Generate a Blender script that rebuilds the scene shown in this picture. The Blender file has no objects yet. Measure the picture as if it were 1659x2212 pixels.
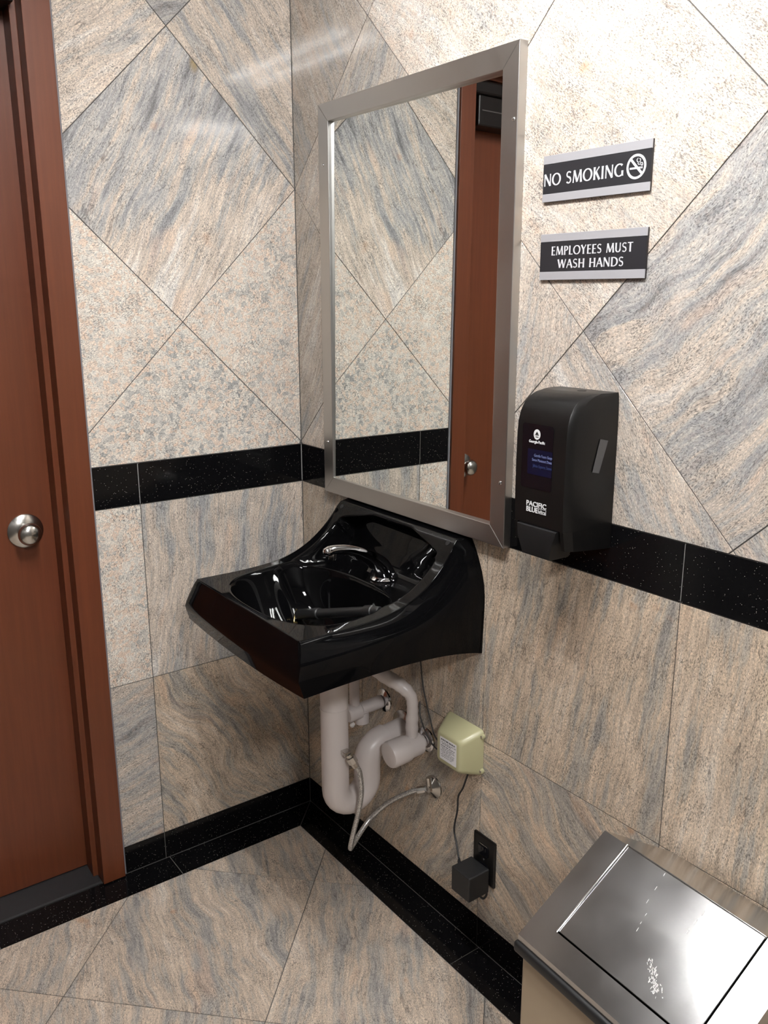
import bpy, bmesh, math, random
from mathutils import Vector, Matrix
random.seed(7)
SC = bpy.context.scene
COL = SC.collection

# ------------------------------------------------------------------ camera
CAM_POS = Vector((-1.1946, -2.0043, 1.4924))
CR = Vector((0.80527239, -0.59290219, -0.0018377))
CU = Vector((0.14671308, 0.19625888, 0.96951417))
CF = Vector((0.57446641, 0.7809926, -0.24502837))
cd = bpy.data.cameras.new('camera')
cd.sensor_fit = 'VERTICAL'; cd.sensor_height = 36.0; cd.sensor_width = 27.0
cd.lens = 1858.19 / 2212.0 * 36.0
cd.clip_start = 0.02
cam = bpy.data.objects.new('camera', cd); COL.objects.link(cam)
cam.matrix_world = Matrix(((CR.x, CU.x, -CF.x, CAM_POS.x), (CR.y, CU.y, -CF.y, CAM_POS.y), (CR.z, CU.z, -CF.z, CAM_POS.z), (0, 0, 0, 1)))
SC.camera = cam
# ------------------------------------------------------------------ world, exposure
wd = bpy.data.worlds.new('world'); SC.world = wd; wd.use_nodes = True
wd.node_tree.nodes['Background'].inputs[0].default_value = (0.5, 0.5, 0.5, 1)
wd.node_tree.nodes['Background'].inputs[1].default_value = 0.05
SC.view_settings.view_transform = 'Standard'
SC.view_settings.look = 'None'
SC.view_settings.exposure = 0.10
SC.view_settings.gamma = 1.0
SC.view_settings.use_curve_mapping = False
LAMP_STRENGTH = 155.0
PANEL_STRENGTH = 120.0
CEIL = 2.45

# ------------------------------------------------------------------ materials
def new_mat(name):
    m = bpy.data.materials.new(name); m.use_nodes = True
    nt = m.node_tree
    return m, nt, nt.nodes['Principled BSDF']

def simple(name, col, rough=0.5, metal=0.0, spec=0.5, noise=0.0, scale=60.0, coat=0.0, bump=0.0):
    m, nt, b = new_mat(name)
    b.inputs['Base Color'].default_value = (*col, 1)
    b.inputs['Roughness'].default_value = rough
    b.inputs['Metallic'].default_value = metal
    b.inputs['Specular IOR Level'].default_value = spec
    b.inputs['Coat Weight'].default_value = coat
    if noise or bump:
        tc = nt.nodes.new('ShaderNodeTexCoord'); n = nt.nodes.new('ShaderNodeTexNoise')
        n.inputs['Scale'].default_value = scale; n.inputs['Detail'].default_value = 4
        nt.links.new(tc.outputs['Object'], n.inputs['Vector'])
        if noise:
            r = nt.nodes.new('ShaderNodeMapRange')
            r.inputs['To Min'].default_value = max(0.02, rough - noise); r.inputs['To Max'].default_value = rough + noise
            nt.links.new(n.outputs['Fac'], r.inputs['Value']); nt.links.new(r.outputs['Result'], b.inputs['Roughness'])
        if bump:
            bp = nt.nodes.new('ShaderNodeBump'); bp.inputs['Strength'].default_value = bump; bp.inputs['Distance'].default_value = 0.001
            nt.links.new(n.outputs['Fac'], bp.inputs['Height']); nt.links.new(bp.outputs['Normal'], b.inputs['Normal'])
    return m

class NB:
    """small helper that wires shader nodes"""
    def __init__(s, nt): s.nt = nt; s.l = nt.links
    def n(s, t, **kw):
        x = s.nt.nodes.new(t)
        for k, v in kw.items():
            setattr(x, k, v)
        return x
    def put(s, sock, v):
        if hasattr(v, 'is_output') or hasattr(v, 'links'): s.l.new(v, sock)
        else: sock.default_value = v
    def math(s, op, a, b=0.0, c=None):
        x = s.n('ShaderNodeMath', operation=op); s.put(x.inputs[0], a); s.put(x.inputs[1], b)
        if c is not None: s.put(x.inputs[2], c)
        return x.outputs[0]
    def vmath(s, op, a, b):
        x = s.n('ShaderNodeVectorMath', operation=op); s.put(x.inputs[0], a); s.put(x.inputs[1], b); return x.outputs[0]
    def scale(s, a, f):
        x = s.n('ShaderNodeVectorMath', operation='SCALE'); s.put(x.inputs[0], a); s.put(x.inputs[3], f); return x.outputs[0]
    def noise(s, v, sc, det=3.0, rough=0.55, col=False):
        x = s.n('ShaderNodeTexNoise'); s.put(x.inputs['Vector'], v); x.inputs['Scale'].default_value = sc
        x.inputs['Detail'].default_value = det; x.inputs['Roughness'].default_value = rough
        return x.outputs['Color'] if col else x.outputs['Fac']
    def rng(s, v, a, b, c=0.0, d=1.0, smooth=True):
        x = s.n('ShaderNodeMapRange', interpolation_type='SMOOTHSTEP' if smooth else 'LINEAR')
        s.put(x.inputs['Value'], v); x.inputs['From Min'].default_value = a; x.inputs['From Max'].default_value = b
        x.inputs['To Min'].default_value = c; x.inputs['To Max'].default_value = d; return x.outputs['Result']
    def ramp(s, v, stops):
        x = s.n('ShaderNodeValToRGB'); r = x.color_ramp; s.put(x.inputs[0], v)
        while len(r.elements) < len(stops): r.elements.new(0.5)
        for e, (p, c) in zip(r.elements, stops): e.position = p; e.color = (*c, 1)
        return x.outputs[0]
    def mix(s, f, a, b, mode='MIX'):
        x = s.n('ShaderNodeMix', data_type='RGBA', blend_type=mode); s.put(x.inputs[0], f); s.put(x.inputs[6], a); s.put(x.inputs[7], b)
        return x.outputs[2]
    def attr(s, name):
        x = s.n('ShaderNodeAttribute', attribute_type='OBJECT', attribute_name=name); return x.outputs['Fac']

def granite(name, rough=0.24):
    m, nt, b = new_mat(name); k = NB(nt)
    tc = k.n('ShaderNodeTexCoord').outputs['Object']
    rot = k.n('ShaderNodeVectorRotate', rotation_type='Z_AXIS'); k.put(rot.inputs['Vector'], tc)
    k.put(rot.inputs['Angle'], k.math('MULTIPLY', k.attr('ang'), -1.0))
    seed = k.attr('seed')
    off = k.n('ShaderNodeCombineXYZ'); k.put(off.inputs[0], k.math('MULTIPLY', seed, 3.7)); k.put(off.inputs[1], k.math('MULTIPLY', seed, 5.3)); k.put(off.inputs[2], k.math('MULTIPLY', seed, 1.9))
    p = k.vmath('ADD', rot.outputs[0], off.outputs[0])
    w = k.vmath('SUBTRACT', k.noise(p, 3.2, 2.0, 0.5, True), (0.5, 0.5, 0.5))
    p1 = k.vmath('ADD', p, k.scale(w, k.attr('warp')))
    w2 = k.vmath('SUBTRACT', k.noise(p1, 38.0, 3.0, 0.6, True), (0.5, 0.5, 0.5))
    p1 = k.vmath('ADD', p1, k.scale(w2, 0.006))
    u = k.vmath('MULTIPLY', p1, (1.0, 5.0, 1.0))
    u2 = k.vmath('MULTIPLY', p1, (1.0, 9.0, 1.0))
    vein = k.attr('vein')
    # broad bands of grey and warm feldspar along the vein direction
    n1 = k.noise(u, 2.6, 4.0, 0.62); n2 = k.noise(u2, 6.0, 5.0, 0.68)
    sl = k.n('ShaderNodeSeparateXYZ'); k.put(sl.inputs[0], tc)
    tone = k.math('ADD', k.attr('tone'), k.math('ADD', k.math('MULTIPLY', sl.outputs[0], k.attr('gx')), k.math('MULTIPLY', sl.outputs[1], k.attr('gy'))))
    bandv = k.math('ADD', k.math('ADD', k.math('MULTIPLY', n1, 0.52), k.math('MULTIPLY', n2, 0.48)), tone)
    warm = k.ramp(bandv, [(0.34, (0.18, 0.18, 0.185)), (0.42, (0.335, 0.335, 0.34)), (0.475, (0.44, 0.42, 0.395)), (0.52, (0.53, 0.455, 0.385)), (0.575, (0.60, 0.525, 0.455)), (0.66, (0.67, 0.635, 0.595))])
    # salmon feldspar patches stretched along the grain
    pat = k.rng(k.noise(k.vmath('MULTIPLY', p1, (1.0, 3.6, 1.0)), 5.0, 2.0, 0.5), 0.60, 0.74, 0.0, 0.42)
    warm = k.mix(pat, warm, (0.66, 0.48, 0.36, 1))
    # coarse crystal mosaic for the granular slabs
    q = k.vmath('ADD', p, k.scale(w2, 0.020))
    vo = k.n('ShaderNodeTexVoronoi'); k.put(vo.inputs['Vector'], q); vo.inputs['Scale'].default_value = 105.0
    ve = k.n('ShaderNodeTexVoronoi', feature='DISTANCE_TO_EDGE'); k.put(ve.inputs['Vector'], q); ve.inputs['Scale'].default_value = 105.0
    sep = k.n('ShaderNodeSeparateColor'); k.put(sep.inputs[0], vo.outputs['Color'])
    big = k.noise(p, 13.0, 3.0)
    gv = k.math('ADD', k.math('ADD', k.math('MULTIPLY', sep.outputs[0], 0.42), k.math('MULTIPLY', big, 0.58)), tone)
    gran = k.ramp(gv, [(0.22, (0.33, 0.325, 0.315)), (0.34, (0.50, 0.475, 0.44)), (0.45, (0.66, 0.625, 0.565)), (0.55, (0.655, 0.565, 0.485)), (0.63, (0.65, 0.51, 0.41)), (0.76, (0.70, 0.66, 0.60))])
    clump = k.rng(k.noise(p, 9.0, 3.0), 0.46, 0.64)
    edge = k.math('MULTIPLY', k.rng(ve.outputs['Distance'], 0.02, 0.10, 1.0, 0.0), k.math('MULTIPLY', clump, k.rng(k.noise(p, 170.0, 2.0), 0.44, 0.60)))
    gran = k.mix(k.math('MULTIPLY', edge, 0.8), gran, (0.10, 0.12, 0.125, 1))
    n4 = k.noise(k.vmath('MULTIPLY', p1, (1.0, 12.0, 1.0)), 15.0, 3.0, 0.6)
    warm = k.mix(1.0, warm, k.ramp(n4, [(0.32, (0.74, 0.74, 0.75)), (0.5, (1.0, 1.0, 1.0)), (0.66, (1.10, 1.09, 1.07))]), 'MULTIPLY')
    base = k.mix(vein, gran, warm)
    # fine crystal flicker
    fl = k.vmath('ADD', p, k.scale(w, k.math('MULTIPLY', k.attr('warp'), 0.9)))
    f1 = k.noise(k.vmath('MULTIPLY', fl, (0.8, 1.3, 1.0)), 300.0, 2.0, 0.75)
    base = k.mix(1.0, base, k.ramp(f1, [(0.30, (0.62, 0.62, 0.63)), (0.47, (0.97, 0.97, 0.97)), (0.56, (1.06, 1.05, 1.04)), (0.68, (1.38, 1.37, 1.34))]), 'MULTIPLY')
    # biotite flecks, elongated with the grain
    f2 = k.noise(k.vmath('MULTIPLY', fl, (0.55, 1.5, 1.0)), 400.0, 2.0, 0.6)
    f3 = k.noise(p1, 20.0, 3.0)
    fleck = k.rng(k.math('ADD', f2, k.math('MULTIPLY', k.math('SUBTRACT', f3, 0.5), 0.34)), 0.565, 0.63)
    base = k.mix(k.math('MULTIPLY', fleck, 0.62), base, (0.06, 0.057, 0.06, 1))
    base = k.mix(k.attr('tan'), base, k.mix(1.0, base, (1.03, 0.94, 0.82, 1), 'MULTIPLY'))
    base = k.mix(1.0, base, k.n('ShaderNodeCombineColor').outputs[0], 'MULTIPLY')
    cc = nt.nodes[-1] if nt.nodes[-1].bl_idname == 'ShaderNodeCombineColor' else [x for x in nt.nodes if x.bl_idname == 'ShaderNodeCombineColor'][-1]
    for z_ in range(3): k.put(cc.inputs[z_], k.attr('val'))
    # dark hairline veins
    n3 = k.noise(u, 3.3, 4.0, 0.6)
    line = k.math('SUBTRACT', 1.0, k.rng(k.math('ABSOLUTE', k.math('SUBTRACT', n3, 0.47)), 0.0, 0.011))
    brk = k.rng(k.noise(p, 9.0, 2.0), 0.52, 0.66)
    line = k.math('MULTIPLY', k.math('MULTIPLY', line, brk), k.math('MULTIPLY', vein, 0.6))
    base = k.mix(line, base, (0.07, 0.06, 0.06, 1))
    # soft yellow stain on one slab
    sd = k.n('ShaderNodeVectorMath', operation='DISTANCE'); sc_ = k.n('ShaderNodeCombineXYZ'); k.put(sc_.inputs[0], k.attr('sx')); k.put(sc_.inputs[1], k.attr('sy'))
    k.put(sd.inputs[0], k.vmath('ADD', k.vmath('MULTIPLY', tc, (1.5, 0.75, 0.0)), k.scale(w, 0.06))); k.put(sd.inputs[1], k.vmath('MULTIPLY', sc_.outputs[0], (1.5, 0.75, 0.0)))
    base = k.mix(k.math('MULTIPLY', k.rng(sd.outputs['Value'], 0.004, 0.026, 0.75, 0.0), k.math('GREATER_THAN', k.math('ABSOLUTE', k.attr('sx')), 0.0001)), base, (0.34, 0.24, 0.09, 1))
    # rusty spots
    rust = k.rng(k.noise(p, 11.0, 2.0), 0.70, 0.80, 0.0, 0.5)
    base = k.mix(rust, base, (0.50, 0.24, 0.10, 1))
    nt.links.new(base, b.inputs['Base Color'])
    nt.links.new(k.rng(k.noise(p, 60.0, 3.0), 0.3, 0.7, rough - 0.02, rough + 0.03), b.inputs['Roughness'])
    b.inputs['Specular IOR Level'].default_value = 0.5
    bp = k.n('ShaderNodeBump'); bp.inputs['Strength'].default_value = 0.02; bp.inputs['Distance'].default_value = 0.0003
    nt.links.new(f1, bp.inputs['Height']); nt.links.new(bp.outputs['Normal'], b.inputs['Normal'])
    return m

def black_granite():
    m, nt, b = new_mat('black_granite'); k = NB(nt)
    tc = k.n('ShaderNodeTexCoord').outputs['Object']
    vo = k.n('ShaderNodeTexVoronoi'); k.put(vo.inputs['Vector'], tc); vo.inputs['Scale'].default_value = 400.0
    sep = k.n('ShaderNodeSeparateColor'); k.put(sep.inputs[0], vo.outputs['Color'])
    sp = k.math('MULTIPLY', k.rng(vo.outputs['Distance'], 0.12, 0.28, 1.0, 0.0), k.rng(sep.outputs[0], 0.90, 0.92))
    nt.links.new(k.mix(sp, (0.0035, 0.0035, 0.004, 1), (0.42, 0.40, 0.36, 1)), b.inputs['Base Color'])
    b.inputs['Roughness'].default_value = 0.11; b.inputs['Specular IOR Level'].default_value = 0.24
    return m

def brushed(name, col, rough, axis, metal=1.0, scuff=False):
    m, nt, b = new_mat(name); k = NB(nt)
    tc = k.n('ShaderNodeTexCoord').outputs['Object']
    sc = {'x': (6.0, 420.0, 420.0), 'y': (420.0, 6.0, 420.0), 'z': (420.0, 420.0, 6.0)}[axis]
    n = k.noise(k.vmath('MULTIPLY', tc, sc), 5.0, 3.0)
    cl = k.noise(tc, 9.0, 3.0)
    r = k.math('ADD', k.rng(n, 0.3, 0.7, rough - 0.012, rough + 0.015), k.rng(cl, 0.3, 0.7, -0.02, 0.03))
    base = k.mix(k.rng(n, 0.3, 0.7), (*[c * 0.97 for c in col], 1), (*col, 1))
    if scuff:
        smear = k.rng(k.noise(k.vmath('MULTIPLY', tc, (1.0, 1.0, 1.0)), 14.0, 5.0, 0.6), 0.45, 0.80, 0.0, 0.09)
        r = k.math('ADD', r, smear)
        base = k.mix(k.math('MULTIPLY', smear, 0.8), base, (0.62, 0.61, 0.62, 1))
    nt.links.new(base, b.inputs['Base Color']); nt.links.new(r, b.inputs['Roughness'])
    b.inputs['Metallic'].default_value = metal
    bp = k.n('ShaderNodeBump'); bp.inputs['Strength'].default_value = 0.03; bp.inputs['Distance'].default_value = 0.0001
    nt.links.new(n, bp.inputs['Height']); nt.links.new(bp.outputs['Normal'], b.inputs['Normal'])
    return m

def wood(name, col):
    m, nt, b = new_mat(name); k = NB(nt)
    tc = k.n('ShaderNodeTexCoord').outputs['Object']
    n = k.noise(k.vmath('MULTIPLY', tc, (30.0, 30.0, 1.2)), 3.0, 4.0, 0.6)
    big = k.noise(tc, 2.0, 2.0)
    c1 = k.mix(k.rng(n, 0.3, 0.7), (*[c * 0.88 for c in col], 1), (*[c * 1.08 for c in col], 1))
    nt.links.new(k.mix(k.rng(big, 0.3, 0.7, 0.0, 0.25), c1, (col[0] * 0.9, col[1] * 1.15, col[2] * 0.9, 1)), b.inputs['Base Color'])
    b.inputs['Roughness'].default_value = 0.38; b.inputs['Specular IOR Level'].default_value = 0.45
    return m

def grout_mat():
    m, nt, b = new_mat('grout'); k = NB(nt)
    g = k.n('ShaderNodeNewGeometry'); s = k.n('ShaderNodeSeparateXYZ'); k.put(s.inputs[0], g.outputs['Position'])
    a = k.math('MULTIPLY', k.math('GREATER_THAN', s.outputs[2], 0.998), k.math('LESS_THAN', s.outputs[2], 1.096))
    nt.links.new(k.mix(a, (0.10, 0.095, 0.09, 1), (0.34, 0.33, 0.32, 1)), b.inputs['Base Color'])
    b.inputs['Roughness'].default_value = 0.9
    return m

def braid():
    m, nt, b = new_mat('braided_steel'); k = NB(nt)
    uv = k.n('ShaderNodeTexCoord').outputs['Object']
    n = k.noise(uv, 420.0, 2.0)
    nt.links.new(k.mix(k.rng(n, 0.35, 0.65), (0.30, 0.29, 0.28, 1), (0.72, 0.71, 0.69, 1)), b.inputs['Base Color'])
    b.inputs['Metallic'].default_value = 0.75; b.inputs['Roughness'].default_value = 0.33
    return m

M = dict(
    granite=granite('granite', 0.06), floor_granite=granite('floor_granite', 0.34), black=black_granite(), grout=grout_mat(),
    plaster=simple('ceiling_plaster', (0.28, 0.275, 0.27), 0.9), backwall=simple('grey_partition', (0.085, 0.08, 0.075), 0.5, noise=0.08),
    wood=wood('stained_wood', (0.122, 0.032, 0.0125)), caulk=simple('grey_caulk', (0.20, 0.20, 0.22), 0.7),
    sill=simple('dark_sill', (0.016, 0.016, 0.017), 0.4, noise=0.1),
    steel_h=brushed('brushed_steel', (0.50, 0.485, 0.465), 0.36, 'y'), steel_v=brushed('brushed_steel_upright', (0.50, 0.485, 0.465), 0.36, 'z'),
    bin_steel=brushed('bin_steel', (0.50, 0.495, 0.495), 0.17, 'y'),
    mirror=simple('mirror_silver', (0.86, 0.88, 0.86), 0.0, 1.0), mirror_edge=simple('mirror_edge', (0.06, 0.07, 0.07), 0.3),
    porcelain=simple('black_porcelain', (0.0022, 0.0022, 0.0025), 0.035, spec=0.13),
    chrome=simple('chrome', (0.78, 0.78, 0.80), 0.07, 1.0), nickel=simple('satin_nickel', (0.56, 0.54, 0.51), 0.22, 1.0),
    dull_chrome=simple('dull_chrome', (0.60, 0.58, 0.55), 0.2, 1.0), brass=simple('brass', (0.62, 0.50, 0.24), 0.3, 1.0),
    black_plastic=simple('black_plastic', (0.0048, 0.0045, 0.0045), 0.36, spec=0.35, noise=0.06, scale=90, bump=0.08),
    black_gloss=simple('black_gloss', (0.004, 0.004, 0.006), 0.08), black_lever=simple('black_lever', (0.006, 0.006, 0.0065), 0.5, spec=0.35),
    rubber=simple('black_rubber', (0.008, 0.0082, 0.0088), 0.5), navy=simple('navy_label', (0.003, 0.0045, 0.020), 0.25),
    print_white=simple('white_print', (0.75, 0.75, 0.76), 0.5), print_blue=simple('pale_blue_print', (0.12, 0.14, 0.27), 0.5),
    print_dim=simple('dim_blue_print', (0.02, 0.03, 0.10), 0.5),
    sign_silver=simple('sign_silver', (0.50, 0.50, 0.53), 0.38, 0.35), sign_letter=simple('sign_letter', (0.66, 0.66, 0.69), 0.45, 0.1),
    sign_black=simple('sign_black', (0.014, 0.014, 0.017), 0.45), sign_edge=simple('sign_edge', (0.02, 0.015, 0.016), 0.6),
    vinyl=simple('white_vinyl', (0.66, 0.60, 0.58), 0.33, noise=0.05, bump=0.1), pvc=simple('white_pvc', (0.68, 0.64, 0.61), 0.3),
    olive=simple('pale_olive_plastic', (0.44, 0.42, 0.25), 0.3, noise=0.05), paper=simple('white_paper', (0.72, 0.71, 0.72), 0.6),
    ink=simple('grey_ink', (0.12, 0.12, 0.13), 0.7), braid=braid(), wire=simple('grey_wire', (0.05, 0.048, 0.047), 0.4),
    cord=simple('black_cord', (0.012, 0.012, 0.013), 0.45), charcoal=simple('charcoal_plastic', (0.008, 0.0083, 0.009), 0.5, bump=0.1),
    almond=simple('almond_enamel', (0.40, 0.315, 0.215), 0.38, noise=0.04), tape=simple('clear_tape', (0.075, 0.075, 0.078), 0.22),
    fleck=simple('dried_white_splash', (0.75, 0.74, 0.73), 0.7), stain=simple('yellow_stain', (0.40, 0.30, 0.12), 0.45),
    bronze=simple('dark_bronze', (0.010, 0.007, 0.0065), 0.4, spec=0.3), closer_trim=simple('closer_trim', (0.3, 0.28, 0.27), 0.3, 1.0),
    fixture=simple('white_enamel', (0.75, 0.75, 0.73), 0.4),
)
def emitter(name, strength):
    m, nt, b = new_mat(name)
    b.inputs['Base Color'].default_value = (0.8, 0.8, 0.8, 1)
    b.inputs['Emission Color'].default_value = (1.0, 0.992, 0.985, 1)
    b.inputs['Emission Strength'].default_value = strength
    return m
M['lamp'] = emitter('lit_tube', LAMP_STRENGTH); M['panel_lamp'] = emitter('lit_panel', PANEL_STRENGTH)

# ------------------------------------------------------------------ geometry helpers
def link(name, me, mat, parent=None):
    o = bpy.data.objects.new(name, me); COL.objects.link(o)
    if mat and not me.materials: me.materials.append(mat)
    if parent is not None: o.parent = parent
    return o
def root_loc(p):
    v = Vector((0, 0, 0))
    while p is not None: v += p.location; p = p.parent
    return v
def to_mesh(name, bm, smooth=None, off=None):
    if off is not None: bmesh.ops.translate(bm, verts=bm.verts, vec=-off)
    bmesh.ops.recalc_face_normals(bm, faces=bm.faces)
    me = bpy.data.meshes.new(name); bm.to_mesh(me); bm.free()
    if smooth:
        me.polygons.foreach_set('use_smooth', [True] * len(me.polygons))
        me.set_sharp_from_angle(angle=math.radians(smooth))
    return me
def part(name, bm, mat, parent=None, smooth=None):
    """links bm (given in world space) as one mesh object under parent"""
    return link(name, to_mesh(name, bm, smooth, root_loc(parent)), mat, parent)
def empty(name, loc, label, cat, group=None):
    o = bpy.data.objects.new(name, None); COL.objects.link(o); o.location = loc; o.empty_display_size = 0.05
    tag(o, label, cat, group); return o
def tag(o, label, cat, group=None):
    o['label'] = label; o['category'] = cat
    if group: o['group'] = group
    return o
def struct(o): o['kind'] = 'structure'; return o

def faces_of(bm, vs, fs, M4=None):
    bv = [bm.verts.new(M4 @ Vector(v) if M4 else v) for v in vs]
    for f in fs:
        try: bm.faces.new([bv[i] for i in f])
        except ValueError: pass
    return bv
BOXF = [(0, 3, 2, 1), (4, 5, 6, 7), (0, 1, 5, 4), (1, 2, 6, 5), (2, 3, 7, 6), (3, 0, 4, 7)]
def box(a, b, bev=0.0, seg=2, bm=None, M4=None):
    t = bmesh.new()
    x0, x1 = sorted((a[0], b[0])); y0, y1 = sorted((a[1], b[1])); z0, z1 = sorted((a[2], b[2]))
    faces_of(t, [(x0, y0, z0), (x1, y0, z0), (x1, y1, z0), (x0, y1, z0), (x0, y0, z1), (x1, y0, z1), (x1, y1, z1), (x0, y1, z1)], BOXF)
    if bev: bmesh.ops.bevel(t, geom=t.edges[:] , offset=bev, segments=seg, profile=0.5, affect='EDGES')
    if M4: bmesh.ops.transform(t, matrix=M4, verts=t.verts)
    return merge(bm, t)
def merge(bm, t):
    if bm is None: return t
    mp = {v: bm.verts.new(v.co) for v in t.verts}
    for f in t.faces:
        try: bm.faces.new([mp[v] for v in f.verts])
        except ValueError: pass
    t.free(); return bm
def frames(pts):
    T = []
    for i in range(len(pts)):
        a = pts[max(0, i - 1)]; b = pts[min(len(pts) - 1, i + 1)]; T.append((b - a).normalized())
    u = T[0].orthogonal().normalized(); out = []
    for t in T:
        u = (u - t * u.dot(t))
        u = u.normalized() if u.length > 1e-6 else t.orthogonal().normalized()
        out.append((u, t.cross(u)))
    return out
def tube(pts, rad, seg=20, bm=None, caps=True):
    pts = [Vector(p) for p in pts]; bm = bm or bmesh.new()
    if not hasattr(rad, '__len__'): rad = [rad] * len(pts)
    rings = []
    for p, r, (u, v) in zip(pts, rad, frames(pts)):
        rings.append([bm.verts.new(p + (u * math.cos(a) + v * math.sin(a)) * r) for a in (2 * math.pi * k / seg for k in range(seg))])
    for A, B in zip(rings, rings[1:]):
        for k in range(seg): bm.faces.new((A[k], A[(k + 1) % seg], B[(k + 1) % seg], B[k]))
    if caps: bm.faces.new(rings[0][::-1]); bm.faces.new(rings[-1])
    return bm
def catmull(P, n=8):
    P = [Vector(p) for p in P]; out = []
    Q = [P[0] * 2 - P[1]] + P + [P[-1] * 2 - P[-2]]
    for i in range(1, len(Q) - 2):
        a, b, c, d = Q[i - 1:i + 3]
        for k in range(n):
            t = k / n
            out.append(0.5 * ((2 * b) + (c - a) * t + (2 * a - 5 * b + 4 * c - d) * t * t + (3 * b - a - 3 * c + d) * t ** 3))
    out.append(P[-1]); return out
def interp(keys, x):
    if x <= keys[0][0]: return keys[0][1:]
    for a, b in zip(keys, keys[1:]):
        if x <= b[0]:
            t = (x - a[0]) / (b[0] - a[0]); return tuple(p + (q - p) * t for p, q in zip(a[1:], b[1:]))
    return keys[-1][1:]
def lathe(prof, origin, axis, seg=32, bm=None):
    """prof: list of (distance along axis, radius)"""
    axis = Vector(axis).normalized(); o = Vector(origin)
    return tube_axis([(o + axis * d, r) for d, r in prof], axis, seg, bm)
def tube_axis(pr, axis, seg, bm=None):
    bm = bm or bmesh.new(); u = axis.orthogonal().normalized(); v = axis.cross(u); rings = []
    for p, r in pr:
        rings.append([bm.verts.new(p + (u * math.cos(a) + v * math.sin(a)) * max(r, 1e-5)) for a in (2 * math.pi * k / seg for k in range(seg))])
    for A, B in zip(rings, rings[1:]):
        for k in range(seg): bm.faces.new((A[k], A[(k + 1) % seg], B[(k + 1) % seg], B[k]))
    bm.faces.new(rings[0][::-1]); bm.faces.new(rings[-1]); return bm
def prism(poly, depth, M4, bm=None):
    """flat polygon in the local xy plane, extruded from z=0 to z=depth"""
    bm = bm or bmesh.new(); n = len(poly)
    vs = [(x, y, 0) for x, y in poly] + [(x, y, depth) for x, y in poly]
    faces_of(bm, vs, [tuple(range(n))[::-1], tuple(range(n, 2 * n))] + [(i, (i + 1) % n, n + (i + 1) % n, n + i) for i in range(n)], M4)
    return bm

# wall frames: local x to the viewer's right, local y up, local z out of the wall
def frame(origin, ex, ey):
    ex = Vector(ex); ey = Vector(ey); ez = ex.cross(ey)
    return Matrix(((ex.x, ey.x, ez.x, origin[0]), (ex.y, ey.y, ez.y, origin[1]), (ex.z, ey.z, ez.z, origin[2]), (0, 0, 0, 1)))
WL = frame((0, 0, 0), (1, 0, 0), (0, 0, 1))        # left wall: x along +x, faces -y
WR = frame((0, 0, 0), (0, -1, 0), (0, 0, 1))       # right wall: x along -y, faces -x
WF = frame((0, 0, 0), (1, 0, 0), (0, 1, 0))        # floor

def clip(poly, x0, x1, y0, y1):
    for ax, lim, sgn in ((0, x0, 1), (0, x1, -1), (1, y0, 1), (1, y1, -1)):
        out = []
        for i in range(len(poly)):
            a, b = poly[i - 1], poly[i]; da = (a[ax] - lim) * sgn; db = (b[ax] - lim) * sgn
            if (da >= 0) != (db >= 0):
                t = da / (da - db); out.append((a[0] + (b[0] - a[0]) * t, a[1] + (b[1] - a[1]) * t))
            if db >= 0: out.append(b)
        poly = out
        if len(poly) < 3: return []
    q = []
    for pnt in poly:
        if not q or math.hypot(pnt[0] - q[-1][0], pnt[1] - q[-1][1]) > 1e-5: q.append(pnt)
    if len(q) > 2 and math.hypot(q[0][0] - q[-1][0], q[0][1] - q[-1][1]) < 1e-5: q.pop()
    return q
def area(p): return 0.5 * sum(p[i - 1][0] * p[i][1] - p[i][0] * p[i - 1][1] for i in range(len(p)))
def inset(p, d):
    n = len(p); out = []
    for i in range(n):
        a, b, c = p[i - 1], p[i], p[(i + 1) % n]
        e1 = Vector((b[0] - a[0], b[1] - a[1])).normalized(); e2 = Vector((c[0] - b[0], c[1] - b[1])).normalized()
        n1 = Vector((-e1.y, e1.x)); n2 = Vector((-e2.y, e2.x)); k = 1 + n1.dot(n2)
        if k < 0.05: return None
        m = (n1 + n2) / k; out.append((b[0] + m.x * d, b[1] + m.y * d))
    return out
TILE_T = 0.0095
def tile(poly, W, parent, mat, ang=0.0, vein=1.0, tone=0.0, warp=0.08, gx=0.0, gy=0.0, sx=0.0, sy=0.0, val=1.0, tan=0.0, gap=0.0011, name='tile', lift=0.0):
    if len(poly) < 3: return None
    if area(poly) < 0: poly = poly[::-1]
    if abs(area(poly)) < 4e-5: return None
    cx = sum(p[0] for p in poly) / len(poly); cy = sum(p[1] for p in poly) / len(poly)
    loc = [(x - cx, y - cy) for x, y in poly]
    a = inset(loc, gap)
    b = inset(loc, gap + 0.00015)
    if not a or not b or area(b) <= 0: return None
    n = len(a); bm = bmesh.new()
    vs = [(x, y, -TILE_T) for x, y in a] + [(x, y, -0.00015) for x, y in a] + [(x, y, 0) for x, y in b]
    fs = [tuple(range(2 * n, 3 * n)), tuple(range(n))[::-1]]
    for k in (0, n): fs += [(k + i, k + (i + 1) % n, k + n + (i + 1) % n, k + n + i) for i in range(n)]
    faces_of(bm, vs, fs)
    me = bpy.data.meshes.new(name); bmesh.ops.recalc_face_normals(bm, faces=bm.faces); bm.to_mesh(me); bm.free()
    o = link(name, me, mat, parent)
    o.matrix_basis = Matrix.Translation(-root_loc(parent)) @ W @ Matrix.Translation((cx, cy, lift))
    o['ang'] = float(math.radians(ang)); o['seed'] = random.uniform(0.0, 9.0); o['vein'] = float(vein); o['tone'] = float(tone); o['warp'] = float(warp); o['gx'] = float(gx); o['gy'] = float(gy); o['val'] = float(val); o['tan'] = float(tan); o['sx'] = float(sx); o['sy'] = float(sy)
    return o

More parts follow.
